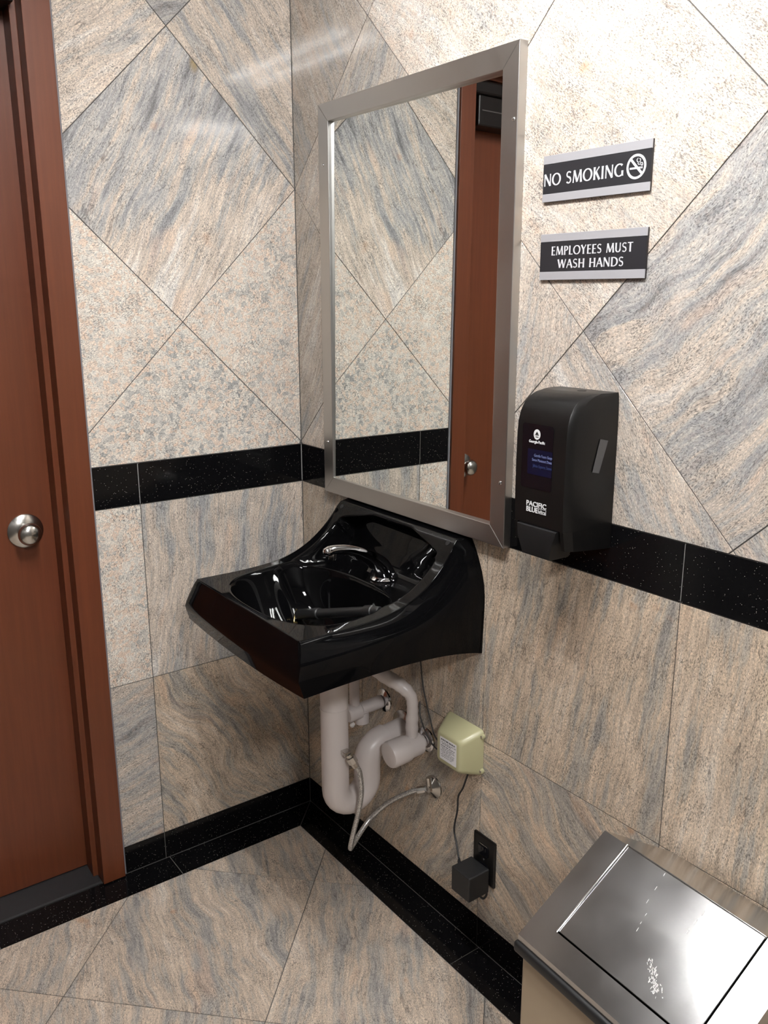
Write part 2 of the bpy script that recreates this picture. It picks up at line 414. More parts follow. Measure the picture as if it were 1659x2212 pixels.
# ------------------------------------------------------------------ room shell
ZBT, ZBB, ZH, ZBASE = 1.0986, 0.9951, 0.5355, 0.0793
XJ = -0.4613; BW = 0.0895
DX0, DX1, DTOP = -1.56, -0.6497, 2.118      # door leaf opening
XFAR, YBACK = -1.95, -3.60
GB = 0.0016                                  # grout face sits this far behind the tile faces

def slab(name, boxes, mat):
    bm = bmesh.new()
    for a, b in boxes: box(a, b, bm=bm)
    return struct(part(name, bm, mat))
wall_left = slab('wall_left', [((-0.60, GB, -0.1), (0.12, 0.14, CEIL)), ((XFAR - 0.1, GB, -0.1), (DX0 - 0.05, 0.14, CEIL)), ((DX0 - 0.05, GB, DTOP + 0.06), (-0.60, 0.14, CEIL))], M['grout'])
wall_right = slab('wall_right', [((GB, GB, -0.1), (0.12, YBACK - 0.1, CEIL))], M['grout'])
floor = slab('floor', [((XFAR - 0.1, 0.14, -0.12), (0.12, YBACK - 0.1, -GB))], M['grout'])
ceiling = slab('ceiling', [((XFAR - 0.1, 0.14, CEIL), (0.12, YBACK - 0.1, CEIL + 0.1))], M['plaster'])
wall_back = slab('wall_back', [((XFAR - 0.1, YBACK, 0), (0, YBACK - 0.1, CEIL))], M['backwall'])
wall_side = slab('wall_side', [((XFAR, -0.0, 0), (XFAR - 0.1, YBACK, CEIL))], M['backwall'])
for w in (wall_back, wall_side):
    w['ang'] = 1.2; w['seed'] = 2.0; w['vein'] = 0.8; w['gx'] = 0.0; w['tone'] = 0.0; w['warp'] = 0.1

# upper diamonds; (i, j) are half-diagonal steps from the corner vertex z0
Z0, H = 1.7526, 0.3235
def diamonds(W, parent, x0, x1, holes, style, sgn):
    for i in range(-12, 13):
        for j in range(-4, 5):
            if (i + j) % 2 == 0: continue
            cx, cy = i * H, Z0 + j * H
            P = [(cx - H, cy), (cx, cy - H), (cx + H, cy), (cx, cy + H)]
            st = dict(style.get((i, j), {}))
            if not st:
                rr = random.Random(i * 31 + j * 7 + sgn)
                st = dict(ang=rr.uniform(-60, 80), vein=rr.choice((0.35, 0.8, 0.9)), tone=rr.uniform(-0.02, 0.04), warp=0.12)
            for (a, b, c, d) in holes: tile(clip(P, a, b, c, d), W, parent, M['granite'], **st)
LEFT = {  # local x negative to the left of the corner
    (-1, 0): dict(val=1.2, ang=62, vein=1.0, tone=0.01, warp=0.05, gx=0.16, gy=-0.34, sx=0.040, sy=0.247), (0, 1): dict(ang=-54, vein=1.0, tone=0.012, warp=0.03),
    (-2, 1): dict(val=1.14, ang=36, vein=0.85, tone=0.05, warp=0.07), (-2, -1): dict(val=1.14, ang=20, vein=0.08, tone=0.06, warp=0.04),  # raised val paints left-wall slabs brighter to make up for weaker light there
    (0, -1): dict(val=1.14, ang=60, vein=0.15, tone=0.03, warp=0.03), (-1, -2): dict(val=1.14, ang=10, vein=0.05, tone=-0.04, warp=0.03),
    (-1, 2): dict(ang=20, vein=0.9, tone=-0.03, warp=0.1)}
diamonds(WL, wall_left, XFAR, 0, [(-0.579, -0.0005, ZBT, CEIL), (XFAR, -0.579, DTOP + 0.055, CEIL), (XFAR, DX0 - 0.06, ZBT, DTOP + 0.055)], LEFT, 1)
RIGHT = {  # local x positive to the right of the corner
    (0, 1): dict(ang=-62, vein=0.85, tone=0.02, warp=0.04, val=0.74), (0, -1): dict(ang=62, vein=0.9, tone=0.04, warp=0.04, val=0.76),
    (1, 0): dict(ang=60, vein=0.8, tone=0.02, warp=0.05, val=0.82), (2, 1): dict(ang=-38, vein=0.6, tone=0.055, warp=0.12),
    (1, 2): dict(ang=20, vein=0.85, tone=0.01, warp=0.14), (3, 2): dict(ang=-30, vein=0.55, tone=0.06, warp=0.2),
    (3, 0): dict(ang=-38, vein=0.6, tone=0.055, warp=0.07), (4, 1): dict(ang=-30, vein=0.55, tone=0.06, warp=0.05),
    (2, -1): dict(ang=75, vein=0.75, tone=0.035, warp=0.05), (4, -1): dict(ang=45, vein=0.85, tone=-0.02, warp=0.20),
    (3, -2): dict(ang=-58, vein=0.8, tone=0.02, warp=0.06), (5, 0): dict(ang=40, vein=0.7, tone=0.04, warp=0.14),
    (5, -2): dict(ang=-50, vein=0.85, tone=-0.02, warp=0.1), (1, -2): dict(ang=60, vein=0.8, tone=0.03, warp=0.05)}
diamonds(WR, wall_right, 0, -YBACK, [(0.0005, -YBACK, ZBT, CEIL)], RIGHT, 2)

def R4(x0, x1, y0, y1): return [(x0, y0), (x1, y0), (x1, y1), (x0, y1)]
# black band and the two courses of square tiles under it, left wall
for (x0, x1) in ((XJ, -0.0005), (-0.579, XJ)):
    tile(R4(x0, x1, ZBB, ZBT), WL, wall_left, M['black'])
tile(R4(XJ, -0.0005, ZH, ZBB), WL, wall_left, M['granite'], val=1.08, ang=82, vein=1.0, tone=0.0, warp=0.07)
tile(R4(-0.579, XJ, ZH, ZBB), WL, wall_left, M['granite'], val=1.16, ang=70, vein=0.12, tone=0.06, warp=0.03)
tile(R4(XJ, -0.0005, ZBASE, ZH), WL, wall_left, M['granite'], tan=0.7, ang=-62, vein=1.0, tone=0.0, warp=0.2)
tile(R4(-0.579, XJ, ZBASE, ZH), WL, wall_left, M['granite'], ang=12, vein=0.8, tone=-0.02, warp=0.1)
tile(R4(XFAR, DX0 - 0.06, ZBB, ZBT), WL, wall_left, M['black'])
tile(R4(XFAR, DX0 - 0.06, ZH, ZBB), WL, wall_left, M['granite'], ang=80, vein=0.8)
tile(R4(XFAR, DX0 - 0.06, ZBASE, ZH), WL, wall_left, M['granite'], ang=10, vein=0.8)
# right wall
RJ = [0.0005, 0.2810, 0.7452, 1.2095, 1.6670, 2.1240, 2.5810, 3.0380, 3.4950, -YBACK]
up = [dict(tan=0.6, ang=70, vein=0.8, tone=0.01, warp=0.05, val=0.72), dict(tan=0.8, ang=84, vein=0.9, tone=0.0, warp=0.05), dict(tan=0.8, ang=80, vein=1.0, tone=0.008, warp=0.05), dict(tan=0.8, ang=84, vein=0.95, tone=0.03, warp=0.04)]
lo = [dict(tan=0.8, ang=40, vein=0.9, tone=0.0, warp=0.1), dict(tan=0.8, ang=65, vein=0.9, tone=0.0, warp=0.15), dict(tan=0.8, ang=-35, vein=0.95, tone=-0.01, warp=0.22), dict(tan=0.8, ang=85, vein=0.9, tone=0.03, warp=0.05)]
for i, (x0, x1) in enumerate(zip(RJ, RJ[1:])):
    tile(R4(x0, x1, ZBB, ZBT), WR, wall_right, M['black'])
    tile(R4(x0, x1, ZH, ZBB), WR, wall_right, M['granite'], **up[min(i, 3)])
    tile(R4(x0, x1, ZBASE, ZH), WR, wall_right, M['granite'], **lo[min(i, 3)])
# black baseboards, flush with the wall tiles
bl = struct(part('baseboard_left', box((-0.573, 0.002, 0.001), (0, 0.004, ZBASE)), M['grout']))
for x0, x1 in ((XJ, -0.0005), (-0.573, XJ)): tile(R4(x0, x1, 0.0005, ZBASE), WL, bl, M['black'])
br = struct(part('baseboard_right', box((0.002, 0, 0.001), (0.004, YBACK, ZBASE)), M['grout']))
for x0, x1 in ((0.0005, 0.7452), (0.7452, 1.2095), (1.2095, 1.667), (1.667, 2.124), (2.124, -YBACK)): tile(R4(x0, x1, 0.0005, ZBASE), WR, br, M['black'])
# black border strips on the floor and the tiles laid at 45 degrees inside them
for x0, x1 in ((-0.4515, 0.0), (-0.909, -0.4515), (-1.366, -0.909), (XFAR, -1.366)):
    P = R4(x0, x1, -BW, 0.0)
    if x1 == 0.0: P = [(x0, -BW), (-BW, -BW), (0, 0), (x0, 0)]
    tile(P, WF, floor, M['black'])
for y0, y1 in ((0.0, -0.7538), (-0.7538, -1.211), (-1.211, -1.668), (-1.668, -2.125), (-2.125, YBACK)):
    P = [(-BW, y0), (-BW, y1), (0, y1), (0, y0)]
    if y0 == 0.0: P = [(-BW, -BW), (-BW, y1), (0, y1), (0, 0)]
    tile(P, WF, floor, M['black'])
FA, FB, FT = -0.3583, 0.0958, 0.4573; S = math.sqrt(0.5)
def fv(i, j):
    u = FA + i * FT; v = FB + j * FT; return ((u + v) * S, (u - v) * S)
FST = {(-1, -1): dict(tan=0.5, ang=78, vein=1.0, tone=0.012, warp=0.16), (-1, 0): dict(tan=0.5, ang=55, vein=0.9, tone=0.012, warp=0.13), (-1, -2): dict(tan=0.5, ang=60, vein=0.9, tone=0.015, warp=0.08),
       (0, 0): dict(tan=0.5, ang=70, vein=0.9, tone=0.0, warp=0.1), (0, -1): dict(tan=0.5, ang=75, vein=0.9, tone=0.0, warp=0.1), (-2, -1): dict(tan=0.5, ang=70, vein=0.95, tone=0.0, warp=0.1), (-2, 0): dict(tan=0.5, ang=20, vein=0.9, tone=0.02, warp=0.1)}
for i in range(-10, 3):
    for j in range(-6, 8):
        P = clip([fv(i, j), fv(i + 1, j), fv(i + 1, j + 1), fv(i, j + 1)], XFAR, -BW, YBACK, -BW)
        st = FST.get((i, j)) or dict(tan=0.5, ang=random.uniform(30, 90), vein=0.9, tone=random.uniform(-0.02, 0.02), warp=0.1)
        tile(P, WF, floor, M['floor_granite'], **st)

# ------------------------------------------------------------------ door in the left wall
d1 = bpy.data.objects.new('door_1', None); COL.objects.link(d1); d1.location = (-1.1, 0.05, 0); struct(d1)
part('door_leaf', box((DX0 + 0.003, 0.083, 0.013), (DX1 + 0.012, 0.125, DTOP + 0.01), 0.001), M['wood'], d1)
def jamb(x_in, x_stop, x_out, sg):
    """frame profile in plan: casing face, return, stop, return to the leaf"""
    P = [(x_out, -0.012), (x_in, -0.012), (x_in, 0.0326), (x_stop, 0.0326), (x_stop, 0.083), (x_stop + sg * 0.03, 0.083), (x_stop + sg * 0.03, 0.001), (x_out, 0.001)]
    return P
def jamb_obj(name, P, z0, z1):
    bm = prism(P, z1 - z0, Matrix.Translation((0, 0, z0)))
    bmesh.ops.bevel(bm, geom=[e for e in bm.edges if abs(e.verts[0].co.z - e.verts[1].co.z) > 0.5], offset=0.0012, segments=2, affect='EDGES', profile=0.5)
    return part(name, bm, M['wood'], d1)
ZC = DTOP + 0.055
jamb_obj('door_casing', jamb(-0.6364, -0.6497, -0.579, 1), 0.004, ZC)
jamb_obj('door_casing', jamb(DX0 - 0.0133, DX0, DX0 - 0.071, -1), 0.004, ZC)
hb = bmesh.new()
box((DX0 - 0.0133, -0.012, DTOP + 0.0133), (-0.6364, 0.0326, ZC), 0.001, bm=hb); box((DX0, 0.0326, DTOP), (DX1, 0.083, ZC), 0.001, bm=hb)
part('door_header', hb, M['wood'], d1)
part('door_sill', prism([(0.0, 0.0), (0.14, 0.0), (0.14, 0.012), (0.083, 0.011), (0.006, 0.0035), (0.0, 0.0015)], DX1 + 0.012 - DX0 + 0.013, frame((DX0 - 0.013, 0.0, 0.0), (0, 1, 0), (0, 0, 1))), M['sill'], d1)
part('caulk_strip', tube([(-0.577, -0.001, 0.005), (-0.577, -0.001, ZC)], 0.0042, 8), M['caulk'], d1, 60)
kx, kz = -0.7145, 0.9515
kn = part('door_knob', lathe([(0.006, 0.0), (0.006, 0.011), (0.02, 0.0105), (0.022, 0.013), (0.027, 0.020), (0.033, 0.0250), (0.041, 0.0268), (0.048, 0.0248), (0.053, 0.019), (0.056, 0.010), (0.057, 0.0)], (kx, 0.083, kz), (0, -1, 0), 40), M['nickel'], d1, 50)
part('rosette', lathe([(0.0, 0.0), (0.0, 0.0405), (0.003, 0.041), (0.0055, 0.0385), (0.012, 0.017), (0.0125, 0.0)], (kx, 0.083, kz), (0, -1, 0), 48), M['nickel'], kn, 40)
dc = part('door_closer', box((-0.97, 0.018, 1.985), (-0.676, 0.083, 2.072), 0.005), M['bronze'], d1)
part('closer_trim', box((-0.96, 0.0172, 2.027), (-0.69, 0.0185, 2.030)), M['closer_trim'], dc)
part('closer_bracket', box((-0.80, 0.005, 2.069), (-0.645, 0.083, 2.106), 0.006), M['bronze'], dc)

# ------------------------------------------------------------------ ceiling lamp (real fixture above the sink)
lamp = empty('ceiling_light', (-0.74, -1.195, CEIL), 'long white fluorescent ceiling light above the sink and bin', 'ceiling light')
part('housing', box((-0.865, -1.675, CEIL - 0.035), (-0.615, -0.715, CEIL - 0.0005), 0.006), M['fixture'], lamp)
for x in (-0.675, -0.805):
    part('fluorescent_tube', tube([(x, -1.655, CEIL - 0.06), (x, -0.735, CEIL - 0.06)], 0.013, 16), M['lamp'], lamp, 60)
    for y in (-1.66, -0.73):
        part('lamp_holder', box((x - 0.012, y - 0.006, CEIL - 0.078), (x + 0.012, y + 0.006, CEIL - 0.034), 0.002), M['fixture'], lamp)

lamp2 = empty('ceiling_light', (-1.2, -2.95, CEIL), 'square ceiling light panel further back in the room behind the camera', 'ceiling light')
part('panel_frame', box((-1.40, -3.15, CEIL - 0.02), (-1.00, -2.75, CEIL - 0.0005), 0.004), M['fixture'], lamp2)
part('diffuser', box((-1.38, -3.13, CEIL - 0.024), (-1.02, -2.77, CEIL - 0.0195), 0.001), M['panel_lamp'], lamp2)

# ------------------------------------------------------------------ framed mirror
def mirror():
    y0, y1, z0, z1 = -0.147, -0.811, 0.997, 1.925; xf, w = -0.020, 0.0415
    t = empty('wall_mirror', (0, (y0 + y1) / 2, z0), 'tall wall mirror in a brushed steel frame above the black sink', 'mirror')
    def side(P, mat):
        # mitred channel: front face plus outer and inner flange
        n = len(P); bm = bmesh.new()
        vs = [(-0.0006, y, z) for y, z in P] + [(xf, y, z) for y, z in P]
        faces_of(bm, vs, [tuple(range(n))[::-1], tuple(range(n, 2 * n))] + [(i, (i + 1) % n, n + (i + 1) % n, n + i) for i in range(n)])
        bmesh.ops.bevel(bm, geom=[e for e in bm.edges if all(v.co.x < -0.01 for v in e.verts)], offset=0.0013, segments=2, affect='EDGES', profile=0.5)
        return part('frame_rail', bm, mat, t)
    g = 0.00015
    side([(y0, z1), (y1, z1), (y1 + w, z1 - w), (y0 - w, z1 - w)], M['steel_h'])
    side([(y0, z0), (y1, z0), (y1 + w, z0 + w), (y0 - w, z0 + w)], M['steel_h'])
    side([(y0, z0 + g), (y0 - w, z0 + w + g), (y0 - w, z1 - w - g), (y0, z1 - g)], M['steel_v'])
    side([(y1, z0 + g), (y1 + w, z0 + w + g), (y1 + w, z1 - w - g), (y1, z1 - g)], M['steel_v'])
    # the pane sits a little askew in its channel
    n = Vector((-1, -0.012, 0.007)).normalized(); c = Vector((-0.0095, (y0 + y1) / 2, (z0 + z1) / 2)); bm = bmesh.new(); vs = []
    for d in (0.0, 0.002):
        for y, z in ((y0 - w + 0.006, z0 + w - 0.006), (y1 + w - 0.006, z0 + w - 0.006), (y1 + w - 0.006, z1 - w + 0.006), (y0 - w + 0.006, z1 - w + 0.006)):
            x = c.x - (n.y * (y - c.y) + n.z * (z - c.z)) / n.x; vs.append((x + d, y, z))
    faces_of(bm, vs, BOXF); part('glass', bm, M['mirror'], t)
    for y, z in ((-0.166, 1.79), (-0.801, 1.797), (-0.797, 1.130), (-0.166, 1.127)):
        part('screw', lathe([(0.0, 0.0), (0.0, 0.0042), (0.0015, 0.0038), (0.0026, 0.0022), (0.003, 0.0)], (xf + 0.0004, y, z), (-1, 0, 0), 14), M['chrome'], t, 60)
mirror()

# ------------------------------------------------------------------ black wall-hung lavatory
SY = -0.465
def sink():
    t = empty('wall_hung_sink', (0, SY, 0.74), 'glossy black wall-hung sink with curved backsplash under the mirror', 'sink')
    # rim profile from front edge to top of the splash: (d = distance from the wall, z, half width)
    rim = [(0.427, 0.860, 0.2275), (0.38, 0.8595, 0.2275), (0.32, 0.8595, 0.2275), (0.26, 0.862, 0.2275), (0.22, 0.866, 0.2275), (0.185, 0.8735, 0.2275), (0.155, 0.8845, 0.2270),
           (0.125, 0.9000, 0.2262), (0.098, 0.9195, 0.2250), (0.075, 0.9405, 0.2235), (0.057, 0.9610, 0.2220), (0.044, 0.9790, 0.2205), (0.034, 0.9900, 0.2190)]
    RP = catmull([Vector(r) for r in rim], 7)
    NS = len(RP)
    inn = [(0.215, 0.215, 0.8635), (0.185, 0.185, 0.8600), (0.150, 0.150, 0.8575), (0.134, 0.132, 0.8560), (0.115, 0.106, 0.8555), (0.098, 0.072, 0.857),
           (0.090, 0.054, 0.860), (0.084, 0.045, 0.866), (0.078, 0.038, 0.876), (0.068, 0.031, 0.905), (0.056, 0.026, 0.945), (0.046, 0.024, 0.968), (0.040, 0.026, 0.978), (0.034, 0.034, 0.990)]
    inn = sorted(inn)
    def sm(a, b, x):
        u = min(1, max(0, (x - a) / (b - a))); return u * u * (3 - 2 * u)
    NT = 176
    bm = bmesh.new(); grid = []
    # finer rows by resampling the rim curve on d
    ds = []
    for i in range(280):
        f = i / 279; ds.append(f)
    cum = [0.0]
    for a, b in zip(RP, RP[1:]): cum.append(cum[-1] + math.hypot(a.x - b.x, a.y - b.y))
    def rp(f):
        s = f * cum[-1]
        for i in range(len(cum) - 1):
            if s <= cum[i + 1] + 1e-12:
                u = (s - cum[i]) / (cum[i + 1] - cum[i]); return RP[i].lerp(RP[i + 1], u)
        return RP[-1]
    rows = [rp(f) for f in ds]
    for r in rows:
        d, z, hw = r; row = []
        for k in range(NT + 1):
            q = -1 + 2 * k / NT
            tt = q
            y = tt * hw
            # ledge and splash panel sunk between the cheeks
            ff = sm(0.215, 0.170, d) * sm(0.036, 0.050, d)
            mk = sm(0.87, 0.775, abs(tt))
            if d < 0.07: mk *= sm(1.02, 0.90, abs(tt) / 0.84 + 0.55 * sm(0.062, 0.040, d))
            m = ff * mk
            di, zi = interp(inn, d)
            px_, pz_ = d + (di - d) * m, z + (zi - z) * m
            # the bowl itself: a deep superellipse, steep at the back
            dc = 0.272; ad = 0.150 if px_ < dc else 0.143; aw = 0.1975
            rr = ((abs(y) / aw) ** 2.6 + (abs(px_ - dc) / ad) ** 2.6) ** (1 / 2.6)
            pw = 5.0 if px_ < dc else 3.0
            pw = 3.0 + 2.6 * sm(0.0, 0.10, dc - px_)
            xx = 1 - rr ** pw
            if xx > 0: pz_ -= 0.148 * xx * xx / (xx + 0.10) * 1.10
            row.append(bm.verts.new((-px_, SY - y, pz_)))
        grid.append(row)
    for A, B in zip(grid, grid[1:]):
        for k in range(NT): bm.faces.new((A[k], A[k + 1], B[k + 1], B[k]))
    inner_v = [v for row in grid[3:-3] for v in row[4:-4]]
    for _ in range(4): bmesh.ops.smooth_vert(bm, verts=inner_v, factor=0.5, use_axis_x=True, use_axis_y=True, use_axis_z=True)
    # top ledge back to the wall
    top = grid[-1]; tb = [bm.verts.new((-0.0005, SY + (v.co.y - SY) * 1.045, v.co.z + 0.003)) for v in top]
    for k in range(NT): bm.faces.new((top[k], top[k + 1], tb[k + 1], tb[k]))
    wall_row = Vector((0.0005, rows[-1].y + 0.003, rows[-1].z * 1.045))
    # outer skirt: outline loop left-top -> front -> right-top, then rings down
    loop = [(tb[0], 'L', wall_row)]
    n = len(grid)
    for i in range(n - 1, -1, -1): loop.append((grid[i][0], 'L', rows[i]))
    for k in range(1, NT): loop.append((grid[0][k], 'F', -1 + 2 * k / NT))
    for i in range(n): loop.append((grid[i][NT], 'R', rows[i]))
    loop.append((tb[NT], 'R', wall_row))
    def ring(level):
        out = []
        for v, kind, a in loop:
            if kind == 'F':
                y = a; d0, z0, h0 = 0.427, 0.860, 0.2275
                d1_, z1_, h1 = 0.4495, 0.792, 0.2560
                d2, z2, h2 = 0.4395, 0.757 - 0.011 * (1 - a * a), 0.2590
                d3, z3, h3 = 0.405, 0.742 - 0.009 * (1 - a * a), 0.236
                sd = a
            else:
                sgn = -1 if kind == 'L' else 1
                f = min(1.0, (0.427 - a.x) / (0.427 - 0.034))      # 0 front .. 1 wall
                d0, z0, h0 = a.x, a.y, a.z
                d1_ = 0.4495 * (1 - f); z1_ = 0.792 + 0.028 * f; h1 = 0.2560 + 0.019 * f
                d2 = 0.4395 * (1 - f); z2 = 0.757 + 0.008 * math.sin(f * math.pi) - 0.017 * f ** 6; h2 = 0.2590 + 0.013 * f
                d3 = 0.405 * (1 - f); z3 = z2 - 0.012 * (1 - f); h3 = 0.236 + 0.03 * f
                sd = sgn
            lv = level
            if lv <= 0.08:
                an = lv / 0.08 * math.pi / 2; ro = 0.0035; w_ = 1.0 if kind == 'F' or a.x > 0.03 else 0.0
                P = (d0 + ro * math.sin(an) * (1 if kind == 'F' else w_ * 0.3), z0 - ro * (1 - math.cos(an)), h0 + ro * math.sin(an) * (1 if kind != 'F' else 0.6))
            elif lv <= 1:
                bul = 0.0035 * (1 - lv) + (0.004 + (0.013 * f if kind != 'F' else 0)) * math.sin(lv * math.pi)
                P = (d0 + (d1_ - d0) * lv, z0 + (z1_ - z0) * lv, h0 + (h1 - h0) * lv + (bul if kind != 'F' else 0.002 * (1 - lv)))
                if kind == 'F': P = (P[0] + 0.0035 * (1 - lv), P[1], P[2])
            elif lv <= 2: u = lv - 1; P = (d1_ + (d2 - d1_) * u, z1_ + (z2 - z1_) * u, h1 + (h2 - h1) * u)
            else: u = lv - 2; P = (d2 + (d3 - d2) * u, z2 + (z3 - z2) * u, h2 + (h3 - h2) * u)
            out.append((-P[0], SY - sd * P[2], P[1]))
        return out
    prev = [v for v, _, _ in loop]
    for lv in (0.02, 0.04, 0.06, 0.08, 0.13, 0.25, 0.4, 0.55, 0.7, 0.85, 1.0, 1.3, 1.6, 1.85, 2.0, 2.2, 2.6, 3.0):
        cur = [bm.verts.new(p) for p in ring(lv)]
        for k in range(len(prev) - 1): bm.faces.new((prev[k], prev[k + 1], cur[k + 1], cur[k]))
        prev = cur
    c = bm.verts.new((-0.21, SY, 0.700)); lowr = []
    for v in prev:
        q = v.co.lerp(c.co, 0.45); q.z = 0.71; lowr.append(bm.verts.new(q))
    for k in range(len(prev) - 1): bm.faces.new((prev[k], prev[k + 1], lowr[k + 1], lowr[k])); bm.faces.new((lowr[k], lowr[k + 1], c))
    bmesh.ops.remove_doubles(bm, verts=bm.verts, dist=0.00005)
    part('basin', bm, M['porcelain'], t, 42)
    part('drain', lathe([(0.0, 0.0), (0.0, 0.030), (0.002, 0.031), (0.003, 0.026), (0.0015, 0.018), (0.0015, 0.0)], (-0.235, SY, 0.7112), (0, 0, 1), 28), M['chrome'], t, 40)
    for y in (-0.262, -0.668): part('hole_plug', lathe([(0, 0), (0, 0.006), (0.0015, 0.0055), (0.002, 0)], (-0.0435, y, 0.9795), (-0.83, 0, 0.55), 16), M['rubber'], t, 50)
sink()

# ------------------------------------------------------------------ sensor faucet
FY = -0.482
def faucet():
    t = empty('sensor_faucet', (-0.078, FY, 0.856), 'chrome sensor faucet with a swan neck spout on the sink ledge', 'faucet')
    P = catmull([(-0.073, FY, 0.860), (-0.077, FY, 0.872), (-0.086, FY, 0.888), (-0.102, FY, 0.904), (-0.124, FY, 0.920), (-0.152, FY, 0.935), (-0.184, FY, 0.9455), (-0.214, FY, 0.9495), (-0.237, FY, 0.9475)], 7)
    K = [(0, 0.0285), (0.1, 0.0255), (0.25, 0.0235), (0.4, 0.0195), (0.52, 0.0150), (0.65, 0.0118), (0.8, 0.0108), (0.93, 0.0112), (0.985, 0.0090), (1.0, 0.005)]
    rad = [interp(K, i / (len(P) - 1))[0] for i in range(len(P))]
    part('spout', tube(P, rad, 28), M['chrome'], t, 70)
    part('base_plate', lathe([(0, 0), (0, 0.033), (0.003, 0.0335), (0.006, 0.030), (0.008, 0.027), (0.008, 0)], (-0.074, FY, 0.8565), (0, 0, 1), 36), M['chrome'], t, 40)
    part('aerator', lathe([(0, 0), (0, 0.0085), (0.016, 0.0085), (0.018, 0.0075), (0.018, 0)], (-0.214, FY, 0.9455), (-0.12, 0, -1), 20), M['dull_chrome'], t, 40)
    part('sensor_window', box((-0.003, -0.0075, -0.012), (0.004, 0.0075, 0.012), 0.001, M4=Matrix.Translation((-0.110, FY, 0.889)) @ Matrix.Rotation(math.radians(35), 4, 'Y')), M['black_gloss'], t)
faucet()

# ------------------------------------------------------------------ black handle lying in the bowl
def handle():
    a = Vector((-0.226, -0.348, 0.7615)); b = Vector((-0.196, -0.632, 0.849)); ax = (b - a); L = ax.length; ax.normalize()
    t = empty('loose_handle', a, 'black cylindrical handle with raised collars and a brass clip lying across the sink bowl', 'handle')
    part('grip', lathe([(0, 0), (0, 0.0118), (0.002, 0.0125), (0.062, 0.0125), (0.064, 0.0135), (0.082, 0.0135), (0.084, 0.0112), (L - 0.050, 0.0112), (L - 0.047, 0.0140), (L - 0.022, 0.0138), (L - 0.020, 0.0115), (L - 0.003, 0.0105), (L, 0.008), (L, 0)], a, ax, 24), M['rubber'], t, 40)
    part('clip', tube(catmull([a + Vector((-0.004, 0.003, 0.012)), a + Vector((-0.006, 0.006, 0.0)), a + Vector((-0.012, 0.002, -0.012)), a + Vector((-0.016, -0.006, -0.022))], 5), 0.0028, 8), M['brass'], t, 60)
    part('clip_tip', box((-0.004, -0.004, -0.010), (0.004, 0.004, 0.010), 0.001, M4=Matrix.Translation(a + Vector((-0.016, -0.010, -0.022)))), M['brass'], t)
handle()

# ------------------------------------------------------------------ drain trap and supplies under the sink
def trap():
    t = empty('drain_trap', (-0.207, SY, 0.28), 'white sleeved U-shaped drain pipe hanging under the sink', 'drain pipe')
    R = 0.0325; cx, cz, rr = -0.161, 0.352, 0.046
    P = [(-0.207, SY, 0.7185), (-0.207, SY, 0.60), (-0.207, SY, 0.50), (-0.207, SY, 0.42)] + [(cx - rr * math.cos(a), SY, cz - rr * math.sin(a)) for a in (math.pi * k / 14 for k in range(15))] + [(-0.115, SY, 0.385)]
    P += catmull([(-0.114, SY, 0.395), (-0.108, SY, 0.418), (-0.088, SY, 0.434), (-0.06, SY, 0.441)], 5)
    part('pipe_cover', tube(P, [R] * 4 + [R] * (len(P) - 4), 28), M['vinyl'], t, 60)
    part('cover_seam', tube([(-0.2075, SY, 0.566), (-0.2075, SY, 0.5625)], R + 0.0009, 28), M['vinyl'], t, 40)
    part('wall_arm', tube([(-0.064, SY, 0.4405), (-0.001, SY, 0.447)], 0.028, 24), M['vinyl'], t, 60)
    part('wall_flange', lathe([(0, 0), (0, 0.045), (0.003, 0.044), (0.010, 0.031), (0.010, 0)], (-0.0003, SY, 0.447), (-1, 0, 0), 28), M['dull_chrome'], t, 40)
trap()
def stop(name, y, z, label, big):
    t = empty(name, (0, y, z), label, 'shutoff valve', 'sleeved valves under the sink')
    part('wall_flange', lathe([(0, 0), (0, 0.031), (0.003, 0.030), (0.009, 0.019), (0.009, 0)], (-0.0003, y, z), (-1, 0, 0), 28), M['chrome'], t, 40)
    return t
